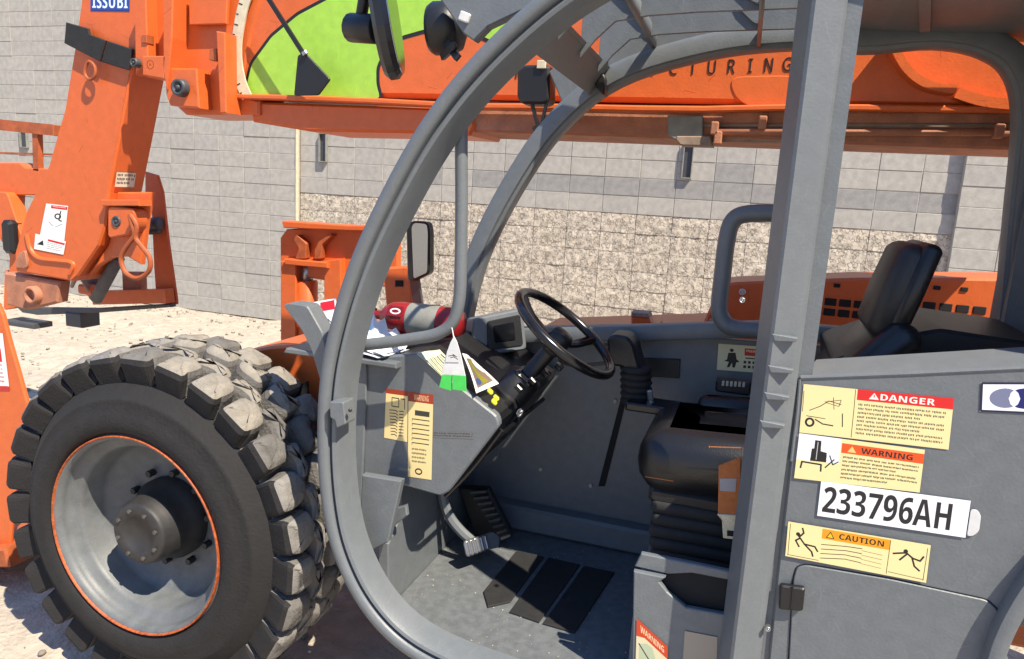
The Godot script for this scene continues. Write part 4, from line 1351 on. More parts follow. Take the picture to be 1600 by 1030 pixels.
# ==================================================================== rear side cowl with its labels
func cowl() -> void:
	var c := part("side_cowl", T, Vector3(0.5, 1.0, -1.92))
	var st := start()
	var o := pv([0.133, 1.514, 0.367, 1.555, 0.642, 1.608, 0.825, 1.637, 0.874, 1.369, 0.734, 1.202, 0.685, 1.087, 0.644, 0.96, 0.622, 0.843, 0.637, 0.58, 0.158, 0.419, 0.141, 0.985])
	prism(st, o, -1.95, -1.905, 0.004)
	obj("cowl_panel", st, M.grey, c)
	# folded top: slopes up and back to the window line
	st = start()
	var f := [Vector3(0.133, 1.515, -1.908), Vector3(0.826, 1.638, -1.908), Vector3(0.865, 1.677, -2.02), Vector3(0.172, 1.545, -2)]
	var g := [Vector3(0.14, 1.493, -1.93), Vector3(0.84, 1.612, -1.93), Vector3(0.877, 1.653, -2.04), Vector3(0.176, 1.519, -2.02)]
	quad(st, f[0], f[1], f[2], f[3]); quad(st, g[0], g[3], g[2], g[1])
	for i in 4:
		quad(st, f[i], g[i], g[(i + 1) % 4], f[(i + 1) % 4])
	obj("cowl_shoulder", st, M.grey, c)
	st = start(true)
	tube(st, [Vector3(0.133, 1.513, -1.907), Vector3(0.367, 1.555, -1.907), Vector3(0.643, 1.608, -1.907), Vector3(0.815, 1.635, -1.907)], 0.006, 8)
	tube(st, [Vector3(0.132, 1.51, -1.906), Vector3(0.136, 1.432, -1.906), Vector3(0.137, 1.298, -1.906)], 0.004, 8)
	obj("panel_edge", st, M.grey, c)
	# wheel arch rim
	st = start(true)
	var a := curve([Vector3(0.763, 1.293, -1.89), Vector3(0.7, 1.154, -1.89), Vector3(0.661, 1.04, -1.89), Vector3(0.64, 0.926, -1.89), Vector3(0.64, 0.806, -1.89), Vector3(0.657, 0.635, -1.89)], 5)
	sweep(st, rounded(pv([-0.02, -0.08, 0.02, -0.08, 0.02, 0.03, -0.02, 0.03]), 0.012, 2), a, Vector3.BACK)
	obj("arch_rim", st, M.grey, c)
	# access door with a shadow gap all round
	st = start()
	var d := rounded(pv([0.202, 1.034, 0.4, 1.04, 0.61, 1.035, 0.64, 1.011, 0.614, 0.823, 0.621, 0.574, 0.217, 0.438, 0.177, 0.984, 0.181, 1.022]), 0.012, 3)
	prism(st, d, -1.905, -1.9035, 0.0005)
	obj("door_gap", st, M.seam, c)
	st = start()
	prism(st, inset(d, 0.003 if not Geometry2D.is_polygon_clockwise(d) else -0.003), -1.905, -1.9, 0.002)
	obj("access_door", st, M.grey, c)
	st = start()
	prism(st, rounded(pv([0.149, 0.97, 0.209, 0.975, 0.211, 0.911, 0.154, 0.902]), 0.006, 2), -1.905, -1.885, 0.004)
	prism(st, pv([0.178, 0.977, 0.181, 0.978, 0.184, 0.914, 0.181, 0.913]), -1.886, -1.882, 0.001)
	obj("door_latch", st, M.black, c)
	# labels
	var ink_c := Color(0.09, 0.09, 0.08)
	var cream := Color(0.87, 0.80, 0.58)
	var im := blank(704, 288, cream)
	im.fill_rect(Rect2i(262, 0, 442, 62), Color(0.78, 0.11, 0.11))
	type(im, "DANGER", Rect2(372, 14, 250, 36), Color(0.92, 0.88, 0.82))
	fill(im, pv([318, 50, 342, 12, 366, 50]), Color(0.92, 0.85, 0.8))
	ink(im, pv([342, 24, 342, 38]), 5, Color(0.78, 0.11, 0.11))
	rows(im, Rect2(272, 80, 400, 190), 8, ink_c, rng, 0.55)
	ink(im, pv([252, 4, 252, 280]), 3, ink_c)
	ink(im, pv([40, 150, 90, 120, 130, 84, 190, 98]), 4, ink_c)
	ink(im, pv([150, 62, 158, 130]), 3, ink_c)
	ink(im, pv([110, 92, 188, 72, 180, 110, 120, 96]), 3, ink_c)
	disc(im, Vector2(46, 220), Vector2(24, 28), ink_c)
	disc(im, Vector2(46, 220), Vector2(13, 16), cream)
	ink(im, pv([72, 200, 110, 222, 160, 226]), 7, ink_c)
	ink(im, pv([28, 184, 120, 190]), 4, ink_c)
	ink(im, pv([200, 150, 206, 226]), 5, ink_c)
	ink(im, pv([4, 40, 6, 160]), 3, ink_c)
	sticker("danger_label", c, [Vector3(0.142, 1.499, -1.903), Vector3(0.468, 1.51, -1.903), Vector3(0.475, 1.386, -1.903), Vector3(0.147, 1.375, -1.903)], im, "cream label with a red header")
	im = blank(620, 260, cream)
	im.fill_rect(Rect2i(0, 0, 215, 150), Color(0.86, 0.87, 0.90))
	im.fill_rect(Rect2i(220, 26, 400, 60), Color(0.82, 0.30, 0.08))
	type(im, "WARNING", Rect2(318, 40, 250, 34), ink_c)
	fill(im, pv([250, 76, 272, 38, 294, 76]), Color(0.9, 0.72, 0.45))
	rows(im, Rect2(232, 104, 366, 140), 6, ink_c, rng, 0.5)
	fill(im, pv([84, 30, 116, 30, 118, 90, 150, 96, 152, 150, 70, 150, 72, 80, 84, 78]), ink_c)
	ink(im, pv([26, 196, 30, 160, 128, 166, 130, 204]), 9, ink_c)
	ink(im, pv([150, 180, 190, 130]), 7, ink_c)
	ink(im, pv([166, 110, 186, 160, 212, 140]), 6, ink_c)
	ink(im, pv([100, 40, 100, 140]), 4, Color(0.7, 0.7, 0.7))
	sticker("warning_label", c, [Vector3(0.147, 1.374, -1.901), Vector3(0.426, 1.378, -1.901), Vector3(0.43, 1.271, -1.901), Vector3(0.149, 1.256, -1.901)], im, "cream and white label with an orange header")
	im = blank(840, 200, Color(0.88, 0.88, 0.90))
	type(im, "233796AH", Rect2(24, 26, 726, 148), Color(0.11, 0.11, 0.12))
	sticker("number_strip", c, [Vector3(0.212, 1.26, -1.901), Vector3(0.538, 1.271, -1.901), Vector3(0.541, 1.178, -1.901), Vector3(0.214, 1.168, -1.901)], im, "white strip with a black fleet number")
	st = start()
	prism(st, rounded(pv([0.541, 1.251, 0.555, 1.252, 0.564, 1.239, 0.566, 1.201, 0.556, 1.186, 0.543, 1.183]), 0.006, 2), -1.902, -1.9, 0.0005)
	obj("torn_strip", st, M.white, c)
	im = blank(700, 200, cream)
	im.fill_rect(Rect2i(176, 8, 336, 54), Color(0.86, 0.56, 0.06))
	type(im, "CAUTION", Rect2(262, 20, 220, 30), ink_c)
	fill(im, pv([196, 54, 218, 16, 240, 54]), Color(0.12, 0.12, 0.1))
	fill(im, pv([203, 50, 218, 24, 233, 50]), Color(0.9, 0.7, 0.1))
	for k in 4:
		ink(im, pv([178, 96 + k * 26, 300, 82 + k * 24, 380, 80 + k * 26]), 4, ink_c)
		ink(im, pv([380, 90 + k * 24, 480, 96 + k * 24]), 2, ink_c)
	for q in [pv([12, 12, 12, 190]), pv([512, 10, 508, 190]), pv([688, 20, 684, 190]), pv([10, 190, 170, 190]), pv([516, 178, 684, 186])]:
		ink(im, q, 3, ink_c)
	disc(im, Vector2(56, 62), Vector2(11, 11), ink_c)
	for q in [pv([58, 70, 92, 112, 146, 116, 162, 140]), pv([92, 112, 132, 148, 140, 172]), pv([66, 84, 46, 100, 66, 132]), pv([64, 76, 84, 50, 76, 24])]:
		ink(im, q, 9, ink_c)
	disc(im, Vector2(588, 54), Vector2(11, 11), ink_c)
	for q in [pv([590, 60, 624, 84, 660, 92, 674, 66]), pv([620, 80, 636, 124, 662, 144]), pv([588, 62, 530, 76]), pv([596, 66, 564, 104])]:
		ink(im, q, 9, ink_c)
	sticker("caution_label", c, [Vector3(0.149, 1.14, -1.899), Vector3(0.472, 1.145, -1.899), Vector3(0.476, 1.047, -1.899), Vector3(0.153, 1.046, -1.899)], im, "cream label with a yellow header and falling figures")
	im = blank(256, 128, Color(0.88, 0.89, 0.92))
	for q in [pv([4, 4, 252, 4, 252, 124, 4, 124, 4, 4])]:
		ink(im, q, 8, Color(0.10, 0.10, 0.20))
	disc(im, Vector2(92, 66), Vector2(58, 42), Color(0.42, 0.44, 0.54))
	disc(im, Vector2(164, 66), Vector2(58, 42), Color(0.06, 0.09, 0.38))
	fill(im, pv([128, 30, 142, 42, 150, 66, 142, 90, 128, 102, 114, 90, 106, 66, 114, 42]), Color(0.86, 0.86, 0.88))
	sticker("round_emblem", c, [Vector3(0.516, 1.555, -1.903), Vector3(0.647, 1.573, -1.903), Vector3(0.657, 1.5, -1.903), Vector3(0.524, 1.487, -1.903)], im, "white sticker with two overlapping ovals")

# ==================================================================== inside the cab
func inside() -> void:
	# dashboard: side plate, body with sloping black top, display
	var d := part("dashboard", T, Vector3(-0.95, 1.1, -2.4))
	var st := start()
	var side := rounded(pv([-1.18, 1.355, -0.989, 1.396, -0.909, 1.342, -0.716, 1.229, -0.706, 1.198, -0.869, 0.945, -0.896, 0.928, -1.183, 0.949]), 0.012, 2)
	prism(st, side, -2.135, -2.1, 0.005)
	obj("side_plate", st, M.grey, d)
	st = start()
	prism(st, pv([-1.192, 1.348, -1.003, 1.387, -0.924, 1.331, -0.731, 1.215, -0.725, 1.19, -0.886, 0.934, -1.193, 0.941]), -2.84, -2.137, 0.004)
	obj("dash_body", st, M.black, d)
	st = start()
	prism(st, pv([-1.231, 1.359, -1.176, 1.345, -1.172, 1.272, -1.18, 0.954, -1.184, 0.682, -1.214, 0.694, -1.245, 1.038, -1.246, 1.261]), -2.13, -2.09, 0.003)
	obj("jamb_panel", st, M.grey, d)
	st = start(true)
	tube(st, curve([Vector3(-0.89, 0.915, -2.13), Vector3(-0.8, 1.031, -2.14), Vector3(-0.71, 1.172, -2.14)], 4), 0.008, 8)
	var l: Array = [Vector3(-0.726, 1.144, -2.14), Vector3(-0.726, 1.144, -2.14) + Vector3(0.01, 0.0, -0.5)]
	tube(st, l, 0.008, 8)
	obj("edge_trim", st, M.black_gloss, d)
	st = start()
	var tf := Transform3D(Basis.from_euler(Vector3(-0.15, 0.65, 0.12)), Vector3(-0.896, 1.382, -2.62))
	var frame := rounded(pv([-0.13, -0.075, 0.10, -0.075, 0.10, 0.085, -0.10, 0.07]), 0.012, 2)
	prism(st, frame, -0.10, 0.0, 0.006, tf)
	var pod := obj("display_pod", st, M.grey, d)
	st = start()
	prism(st, rounded(pv([-0.06, -0.055, 0.085, -0.055, 0.085, 0.065, -0.05, 0.055]), 0.01, 2), 0.0, 0.006, 0.002, tf)
	obj("display_bezel", st, M.black, pod)
	st = start()
	prism(st, rounded(pv([-0.03, -0.03, 0.055, -0.03, 0.055, 0.04, -0.03, 0.035]), 0.006, 2), 0.006, 0.009, 0.001, tf)
	obj("display_screen", st, M.screen, pod)
	for k in 5:
		st = start()
		rbox(st, Vector3(-0.693, 1.288, -2.25) + Vector3(0.025 * k, 0.012 * k, -0.07 * k), Vector3(0.03, 0.018, 0.035), 0.004, Vector3(0, 0, -40))
		obj("dash_switch", st, M.black_gloss, d)
	for p in [Vector3(-0.749, 1.299, -2.12), Vector3(-0.735, 1.275, -2.14), Vector3(-0.734, 1.267, -2.12)]:
		st = start()
		rbox(st, p, Vector3(0.02, 0.012, 0.02), 0.003, Vector3(0, 20, -40))
		obj("warning_knob", st, M.yellow, d)
	# top of the front cowl that the cylinder lies on
	st = start()
	prism(st, rounded(pv([-1.467, 1.509, -1.44, 1.52, -1.371, 1.517, -1.313, 1.434, -1.273, 1.267, -1.321, 1.269, -1.356, 1.369, -1.395, 1.435]), 0.01, 2), -2.12, -2.05, 0.004)
	prism(st, pv([-1.47, 1.345, -1.05, 1.345, -1.05, 1.362, -1.46, 1.362]), -2.82, -2.06, 0.003)
	obj("front_cowl", st, M.grey, d)
	var im := blank(200, 200, Color(0.86, 0.86, 0.84))
	im.fill_rect(Rect2i(110, 8, 80, 46), Color(0.72, 0.08, 0.12))
	for q in [pv([10, 30, 60, 60, 50, 110, 96, 150]), pv([60, 60, 120, 90, 110, 160]), pv([30, 100, 90, 120, 150, 190]), pv([100, 60, 150, 100, 190, 150])]:
		ink(im, q, 5, Color(0.08, 0.08, 0.08))
	sticker("cowl_label", d, [Vector3(-1.566, 1.468, -2.3), Vector3(-1.419, 1.507, -2.3), Vector3(-1.342, 1.383, -2.2), Vector3(-1.424, 1.382, -2.2)], im, "white label with black line drawing")
	for k in 2:
		im = blank(220, 360, Color(0.86, 0.78, 0.55))
		im.fill_rect(Rect2i(0, 0, 220, 34 if k == 0 else 40), Color(0.58, 0.20, 0.10))
		var ic := Color(0.10, 0.10, 0.08)
		if k == 0:
			for q in [pv([60, 60, 130, 60, 130, 120, 60, 120, 60, 60]), pv([150, 60, 190, 60, 190, 130])]:
				ink(im, q, 7, ic)
			for j in 9:
				ink(im, pv([40 + j * 3, 150 + j * 22, 100, 146 + j * 22, 120, 156 + j * 22]), 6, ic)
				ink(im, pv([136, 148 + j * 22, 180, 146 + j * 22]), 6, ic)
		else:
			type(im, "WARNING", Rect2(50, 8, 130, 24), Color(0.82, 0.66, 0.5))
			im.fill_rect(Rect2i(60, 74, 130, 22), Color(0.2, 0.2, 0.18))
			for j in 6:
				ink(im, pv([190, 112 + j * 20, 36, 112 + j * 20, 36, 122 + j * 20]), 4, ic)
			rows(im, Rect2(36, 234, 130, 70), 4, ic, rng)
			disc(im, Vector2(100, 332), Vector2(34, 14), ic)
			disc(im, Vector2(100, 332), Vector2(24, 8), Color(0.86, 0.78, 0.55))
		sticker("dash_label", d, [[Vector3(-1.103, 1.264, -2.099), Vector3(-1.025, 1.265, -2.099), Vector3(-1.021, 1.093, -2.099), Vector3(-1.106, 1.094, -2.099)], [Vector3(-1.022, 1.265, -2.099), Vector3(-0.934, 1.267, -2.099), Vector3(-0.929, 0.978, -2.099), Vector3(-1.015, 0.974, -2.099)]][k], im, ["cream label with short slanted lines", "tall cream label with rows of bars"][k])
	im = blank(160, 40, Color(0.385, 0.40, 0.41))
	rows(im, Rect2(4, 6, 150, 30), 2, Color(0.20, 0.10, 0.10), rng, 0.7)
	sticker("small_lettering", d, [Vector3(-0.929, 1.145, -2.099), Vector3(-0.786, 1.164, -2.099), Vector3(-0.789, 1.142, -2.099), Vector3(-0.928, 1.124, -2.099)], im)
	# scrawled white mark on the dash edge
	st = start()
	var mk := TextMesh.new()
	mk.text = "8"
	mk.font = font(true)
	mk.font_size = 64
	mk.pixel_size = 0.0009
	mk.depth = 0.002
	var me := Vector3(-0.725, 1.19, -2.13)
	st.append_from(mk, 0, Transform3D(Basis.from_euler(Vector3(0.35, 1.25, 0.9)), Vector3(me.x + 0.016, me.y - 0.01, -2.32)))
	obj("paint_mark", st, M.white, d)
	# steering wheel
	var w := part("steering_wheel", T, Vector3(-0.588, 1.46, -2.4))
	var n := Vector3(0.6, 0.8, 0.0)
	var fr := along(n, Vector3(-0.588, 1.46, -2.4))
	var ring := []
	for k in 40:
		ring.append(fr * Vector3(cos(TAU * k / 40) * 0.2, sin(TAU * k / 40) * 0.2, 0))
	st = start(true)
	sweep(st, circle(0.0165, 10), ring, n, true)
	obj("wheel_rim", st, M.black_gloss, w)
	for k in 3:
		st = start(true)
		var a := deg_to_rad([95.0, 215.0, 335.0][k])
		var e := Vector3(cos(a), sin(a), 0)
		tube(st, curve([fr * (e * 0.19), fr * (e * 0.12 + Vector3(0, 0, -0.035)), fr * (e * 0.02 + Vector3(0, 0, -0.05))], 5), 0.013, 8)
		obj("spoke", st, M.black_gloss, w)
	st = start(true)
	lathe(st, pv([0.0, 0.0, 0.034, -0.004, 0.042, -0.02, 0.042, -0.07, 0.03, -0.09]), fr, 24)
	lathe(st, pv([0.028, -0.06, 0.028, -0.2, 0.06, -0.22, 0.07, -0.45]), fr, 20)
	obj("column", st, M.black, w)
	st = start()
	prism(st, rounded(pv([-0.05, -0.04, 0.05, -0.04, 0.05, 0.04, -0.05, 0.04]), 0.02, 3), -0.40, -0.20, 0.01, fr)
	obj("column_shroud", st, M.black_gloss, w)
	st = start(true)
	rod(st, fr * Vector3(0.03, 0.02, -0.12), fr * Vector3(-0.02, 0.02, -0.10) + Vector3(0.12, 0.02, -0.22), 0.008, 8)
	obj("stalk", st, M.black, w)
	# hand lever console
	var h := part("lever_console", T, Vector3(-0.396, 1.24, -2.68))
	st = start()
	prism(st, rounded(pv([-0.487, 1.411, -0.465, 1.43, -0.413, 1.429, -0.388, 1.404, -0.357, 1.32, -0.322, 1.236, -0.395, 1.221, -0.418, 1.314, -0.474, 1.312]), 0.012, 2), -2.75, -2.62, 0.01)
	obj("console_body", st, M.black, h)
	for k in 6:
		st = start(true)
		var y0 := 578.0
		lathe(st, pv([0.0, -0.012, 0.052, -0.012, 0.06, 0.0, 0.052, 0.012, 0.0, 0.012]), along(Vector3.UP, Vector3(-0.377, 1.306, -2.66).lerp(Vector3(-0.366, 1.186, -2.66), k / 5.0)), 16)
		obj("boot_rib", st, M.black_matt, h)
	st = start()
	var tr := [Vector3(-0.678, 1.356, -2.66), Vector3(-0.512, 1.386, -2.66), Vector3(-0.469, 1.382, -2.66), Vector3(-0.454, 1.32, -2.66), Vector3(-0.603, 1.286, -2.66), Vector3(-0.663, 1.293, -2.66)]
	for i in tr.size():
		bar(st, tr[i], tr[(i + 1) % tr.size()], 0.012, 0.014)
	obj("lever_loop", st, M.black, h)
	st = start()
	rbox(st, Vector3(-0.311, 1.214, -2.62), Vector3(0.02, 0.06, 0.02), 0.003, Vector3(0, 20, 12))
	rbox(st, Vector3(-0.288, 1.198, -2.6), Vector3(0.05, 0.012, 0.02), 0.003, Vector3(0, 20, -20))
	obj("lever_clip", st, M.steel, h)
	# seat
	var s := part("seat", T, Vector3(0.0, 0.82, -2.42))
	st = start(true)
	cushion(st, Vector3(-0.02, 1.13, -2.42), Vector3(0.54, 0.21, 0.50), 0.095, Vector3(0, 0, 3))
	obj("seat_cushion", st, M.vinyl, s)
	st = start()
	rbox(st, Vector3(0.0, 1.02, -2.42), Vector3(0.48, 0.05, 0.44), 0.012)
	obj("seat_pan", st, M.black, s)
	for k in 5:
		st = start(true)
		cushion(st, Vector3(0.02, 0.985 - 0.04 * k, -2.42), Vector3(0.50 - 0.012 * (k % 2) - (0.03 if k == 4 else 0.0), 0.044, 0.46), 0.02)
		obj("suspension_fold", st, M.black_matt, s)
	st = start(true)
	cushion(st, Vector3(0.26, 1.41, -2.41), Vector3(0.11, 0.54, 0.42), 0.055, Vector3(0, 0, -40))
	obj("backrest", st, M.vinyl, s)
	st = start(true)
	cushion(st, Vector3(0.385, 1.705, -2.40), Vector3(0.10, 0.28, 0.30), 0.05, Vector3(0, 0, -14))
	var hr := obj("headrest", st, M.vinyl_worn, s)
	st = start(true)
	cushion(st, Vector3(0.415, 1.705, -2.40), Vector3(0.055, 0.29, 0.32), 0.027, Vector3(0, 0, -14))
	obj("headrest_shell", st, M.vinyl, hr)
	st = start(true)
	cushion(st, Vector3(-0.033, 1.218, -2.6), Vector3(0.22, 0.09, 0.09), 0.035, Vector3(0, 0, 4))
	obj("armrest", st, M.vinyl, s)
	st = start()
	rbox(st, Vector3(-0.031, 1.279, -2.7), Vector3(0.12, 0.045, 0.06), 0.006)
	var hb := obj("armrest_switches", st, M.black, s)
	for k in 6:
		st = start()
		rbox(st, Vector3(-0.066, 1.291, -2.67) + Vector3(0.014 * k, 0.001 * k, 0), Vector3(0.009, 0.018, 0.006), 0.001)
		obj("switch_key", st, M.brass, hb)
	st = start()
	rbox(st, Vector3(-0.206, 1.192, -2.6), Vector3(0.36, 0.03, 0.12), 0.006)
	obj("tray", st, M.black_gloss, s)
	st = start()
	bar(st, Vector3(-0.072, 1.224, -2.14), Vector3(0.02, 1.236, -2.14), 0.002, 0.003)
	obj("piping", st, M.belt, s)
	st = start()
	bar(st, Vector3(-0.248, 1.096, -2.15), Vector3(-0.164, 1.097, -2.15), 0.002, 0.003)
	obj("piping", st, M.belt, s)
	st = start()
	prism(st, pv([-0.038, 1.192, 0.019, 1.229, 0.033, 1.055, -0.025, 1.05]), -2.088, -2.08, 0.002)
	var bl := obj("belt_strap", st, M.belt, s)
	st = start()
	prism(st, rounded(pv([-0.028, 1.049, 0.036, 1.058, 0.029, 1.041, 0.032, 0.983, -0.003, 0.98, -0.012, 1.033]), 0.004, 2), -2.085, -2.076, 0.002)
	obj("buckle_tongue", st, M.cream, bl)
	st = start()
	prism(st, pv([0.005, 1.007, 0.024, 1.009, 0.024, 0.992, 0.007, 0.99]), -2.0765, -2.0745, 0.0005)
	obj("tongue_slot", st, M.seam, bl)
	var im2 := blank(40, 32, Color(0.56, 0.56, 0.58))
	sticker("belt_tag", bl, [Vector3(-0.031, 1.156, -2.079), Vector3(0.014, 1.164, -2.079), Vector3(0.015, 1.124, -2.079), Vector3(-0.027, 1.12, -2.079)], im2)
	st = start()
	prism(st, rounded(pv([0.239, 1.492, 0.458, 1.6, 0.504, 1.614, 0.766, 1.599, 0.951, 1.518, 0.248, 1.42]), 0.01, 2), -2.80, -2.3, 0.01)
	obj("rear_shelf", st, M.black, T)
	# pedals
	var b := part("brake_pedal", T, Vector3(-0.874, 0.6, -2.45))
	st = start(true)
	tube(st, curve([Vector3(-1.049, 0.864, -2.45), Vector3(-1.035, 0.764, -2.45), Vector3(-1.005, 0.688, -2.45), Vector3(-0.949, 0.632, -2.45), Vector3(-0.89, 0.597, -2.45)], 5), 0.020, 8)
	obj("pedal_arm", st, M.grey, b)
	st = start()
	var pt := along(Vector3(0.75, 0.45, 0.45), Vector3(-0.877, 0.604, -2.43))
	prism(st, rounded(pv([-0.055, -0.03, 0.055, -0.03, 0.055, 0.03, -0.055, 0.03]), 0.012, 2), -0.012, 0.0, 0.003, pt)
	for k in 5:
		rbox(st, pt * Vector3(-0.04 + 0.02 * k, 0, 0.004), Vector3(0.009, 0.05, 0.01), 0.002, pt.basis.get_euler() * 180.0 / PI)
	obj("pedal_pad", st, M.steel, b)
	st = start()
	prism(st, rounded(pv([0.05, -0.03, 0.10, -0.035, 0.115, 0.0, 0.09, 0.03, 0.05, 0.03]), 0.01, 2), -0.03, -0.004, 0.004, pt)
	obj("pedal_heel", st, M.grey, b)
	var ac := part("accelerator", T, Vector3(-0.929, 0.615, -2.7))
	st = start()
	prism(st, pv([-1.057, 0.713, -0.929, 0.731, -0.814, 0.549, -0.872, 0.514, -0.967, 0.505]), -2.70, -2.66, 0.006)
	obj("pedal_block", st, M.black, ac)
	st = start()
	var e0: Array = [Vector3(-0.998, 0.71, -2.64), Vector3(-0.926, 0.729, -2.64), Vector3(-0.849, 0.549, -2.62), Vector3(-0.81, 0.574, -2.62)]
	for k in 9:
		st = start()
		bar(st, e0[0].lerp(e0[2], k / 8.0), e0[1].lerp(e0[3], k / 8.0), 0.010, 0.012)
		obj("pedal_tread", st, M.grey_dark, ac)

func cushion(st: SurfaceTool, c: Vector3, s: Vector3, r: float, turn := Vector3.ZERO) -> void:
	# a soft box: every corner rounded by r
	var bs := Basis.from_euler(turn * PI / 180.0)
	var h := s * 0.5 - Vector3.ONE * r
	h = h.max(Vector3.ONE * 0.001)
	var n := 8
	var m := 16
	var grid := []
	for j in n + 1:
		var row := []
		var la := -PI / 2 + PI * j / n
		for i in m:
			var lo := TAU * (i + 0.5) / m
			var v := Vector3(cos(la) * cos(lo), sin(la), cos(la) * sin(lo))
			var sg := Vector3(signf(v.x), signf(v.y) if j != n / 2 else 0.0, signf(v.z))
			var rr := Vector3(r, minf(r, s.y * 0.5), r)
			row.append(c + bs * (sg * h + v * rr))
		grid.append(row)
	for j in n:
		for i in m:
			var k := (i + 1) % m
			quad(st, grid[j][i], grid[j + 1][i], grid[j + 1][k], grid[j][k])
	for e in [0, n]:
		for i in m:
			tri(st, grid[e][i], grid[e][(i + 1) % m], c + bs * Vector3(0, (h.y + minf(r, s.y * 0.5)) * (-1.0 if e == 0 else 1.0), 0))

# ==================================================================== mirrors and lamps
func fittings() -> void:
	var m := part("side_mirror", T, Vector3(-1.105, 2.342, -2.05))
	var st := start(true)
	# the near mirror, seen almost edge-on
	var mc := Vector3(-1.095, 2.419, -2.02)
	var fr := Transform3D(Basis.from_euler(Vector3(deg_to_rad(-11.0), deg_to_rad(104.0), 0.0)), mc)
	var egg := PackedVector2Array()
	for k in 28:
		var a := TAU * k / 28.0
		egg.append(Vector2(cos(a) * 0.085, signf(sin(a)) * pow(absf(sin(a)), 0.75) * 0.20))
	st = start()
	prism(st, egg, -0.03, 0.02, 0.014, fr)
	obj("mirror_shell", st, M.black_gloss, m)
	st = start()
	prism(st, inset(egg, 0.014), 0.019, 0.023, 0.001, fr)
	obj("mirror_glass", st, M.mirror, m)
	st = start(true)
	rod(st, Vector3(-1.24, 2.377, -2.07), Vector3(-1.135, 2.367, -2.05), 0.042, 14)
	obj("mirror_clamp", st, M.black, m)
	st = start(true)
	rod(st, Vector3(-1.207, 2.379, -2.07), Vector3(-1.176, 2.56, -2.07), 0.018, 10)
	obj("mirror_arm", st, M.black, m)
	m = part("side_mirror", T, Vector3(-1.596, 1.444, -3.36))
	st = start()
	var o := rounded(pv([-1.67, 1.721, -1.635, 1.745, -1.552, 1.744, -1.54, 1.698, -1.532, 1.491, -1.618, 1.444, -1.654, 1.447]), 0.02, 3)
	prism(st, o, -3.40, -3.34, 0.008)
	obj("mirror_shell", st, M.black, m)
	st = start()
	prism(st, rounded(pv([-1.637, 1.717, -1.62, 1.737, -1.554, 1.735, -1.546, 1.692, -1.542, 1.496, -1.617, 1.457]), 0.015, 3), -3.342, -3.336, 0.001)
	obj("mirror_glass", st, M.mirror, m)
	st = start()
	bar(st, Vector3(-1.626, 1.453, -3.37), Vector3(-1.615, 1.27, -3.42), 0.05, 0.02)
	obj("mirror_arm", st, M.grey_dark, m)
	# work lamps
	var l := part("work_lamp", T, Vector3(-0.91, 2.375, -2.05))
	st = start(true)
	var at := Vector3(-0.927, 2.374, -2.08)
	lathe(st, pv([0.0, 0.05, 0.066, 0.048, 0.074, 0.035, 0.074, -0.01, 0.062, -0.04, 0.03, -0.055, 0.0, -0.055]), along(Vector3(-0.95, -0.05, 0.1), at), 20)
	obj("lamp_housing", st, M.black, l)
	st = start()
	bar(st, Vector3(-0.899, 2.324, -2.02), Vector3(-0.84, 2.271, -1.97), 0.02, 0.012)
	bar(st, Vector3(-0.913, 2.283, -2.02), Vector3(-0.85, 2.307, -1.97), 0.02, 0.012)
	obj("lamp_bracket", st, M.black, l)
	l = part("work_lamp", T, Vector3(-0.904, 2.335, -2.86))
	st = start()
	prism(st, rounded(pv([-0.963, 2.384, -0.933, 2.4, -0.835, 2.401, -0.826, 2.267, -0.846, 2.255, -0.939, 2.255, -0.959, 2.279]), 0.012, 2), -2.94, -2.84, 0.01)
	obj("lamp_housing", st, M.black, l)
	st = start()
	rbox(st, Vector3(-0.864, 2.4, -2.835), Vector3(0.035, 0.03, 0.012), 0.002)
	obj("lamp_tag", st, M.cream, l)
	st = start()
	bar(st, Vector3(-0.901, 2.258, -2.86), Vector3(-0.87, 2.172, -2.86), 0.012, 0.016)
	bar(st, Vector3(-0.838, 2.283, -2.86), Vector3(-0.857, 2.177, -2.86), 0.010, 0.016)
	bar(st, Vector3(-0.887, 2.157, -2.86), Vector3(-0.846, 2.178, -2.86), 0.024, 0.03)
	obj("lamp_bracket", st, M.black, l)

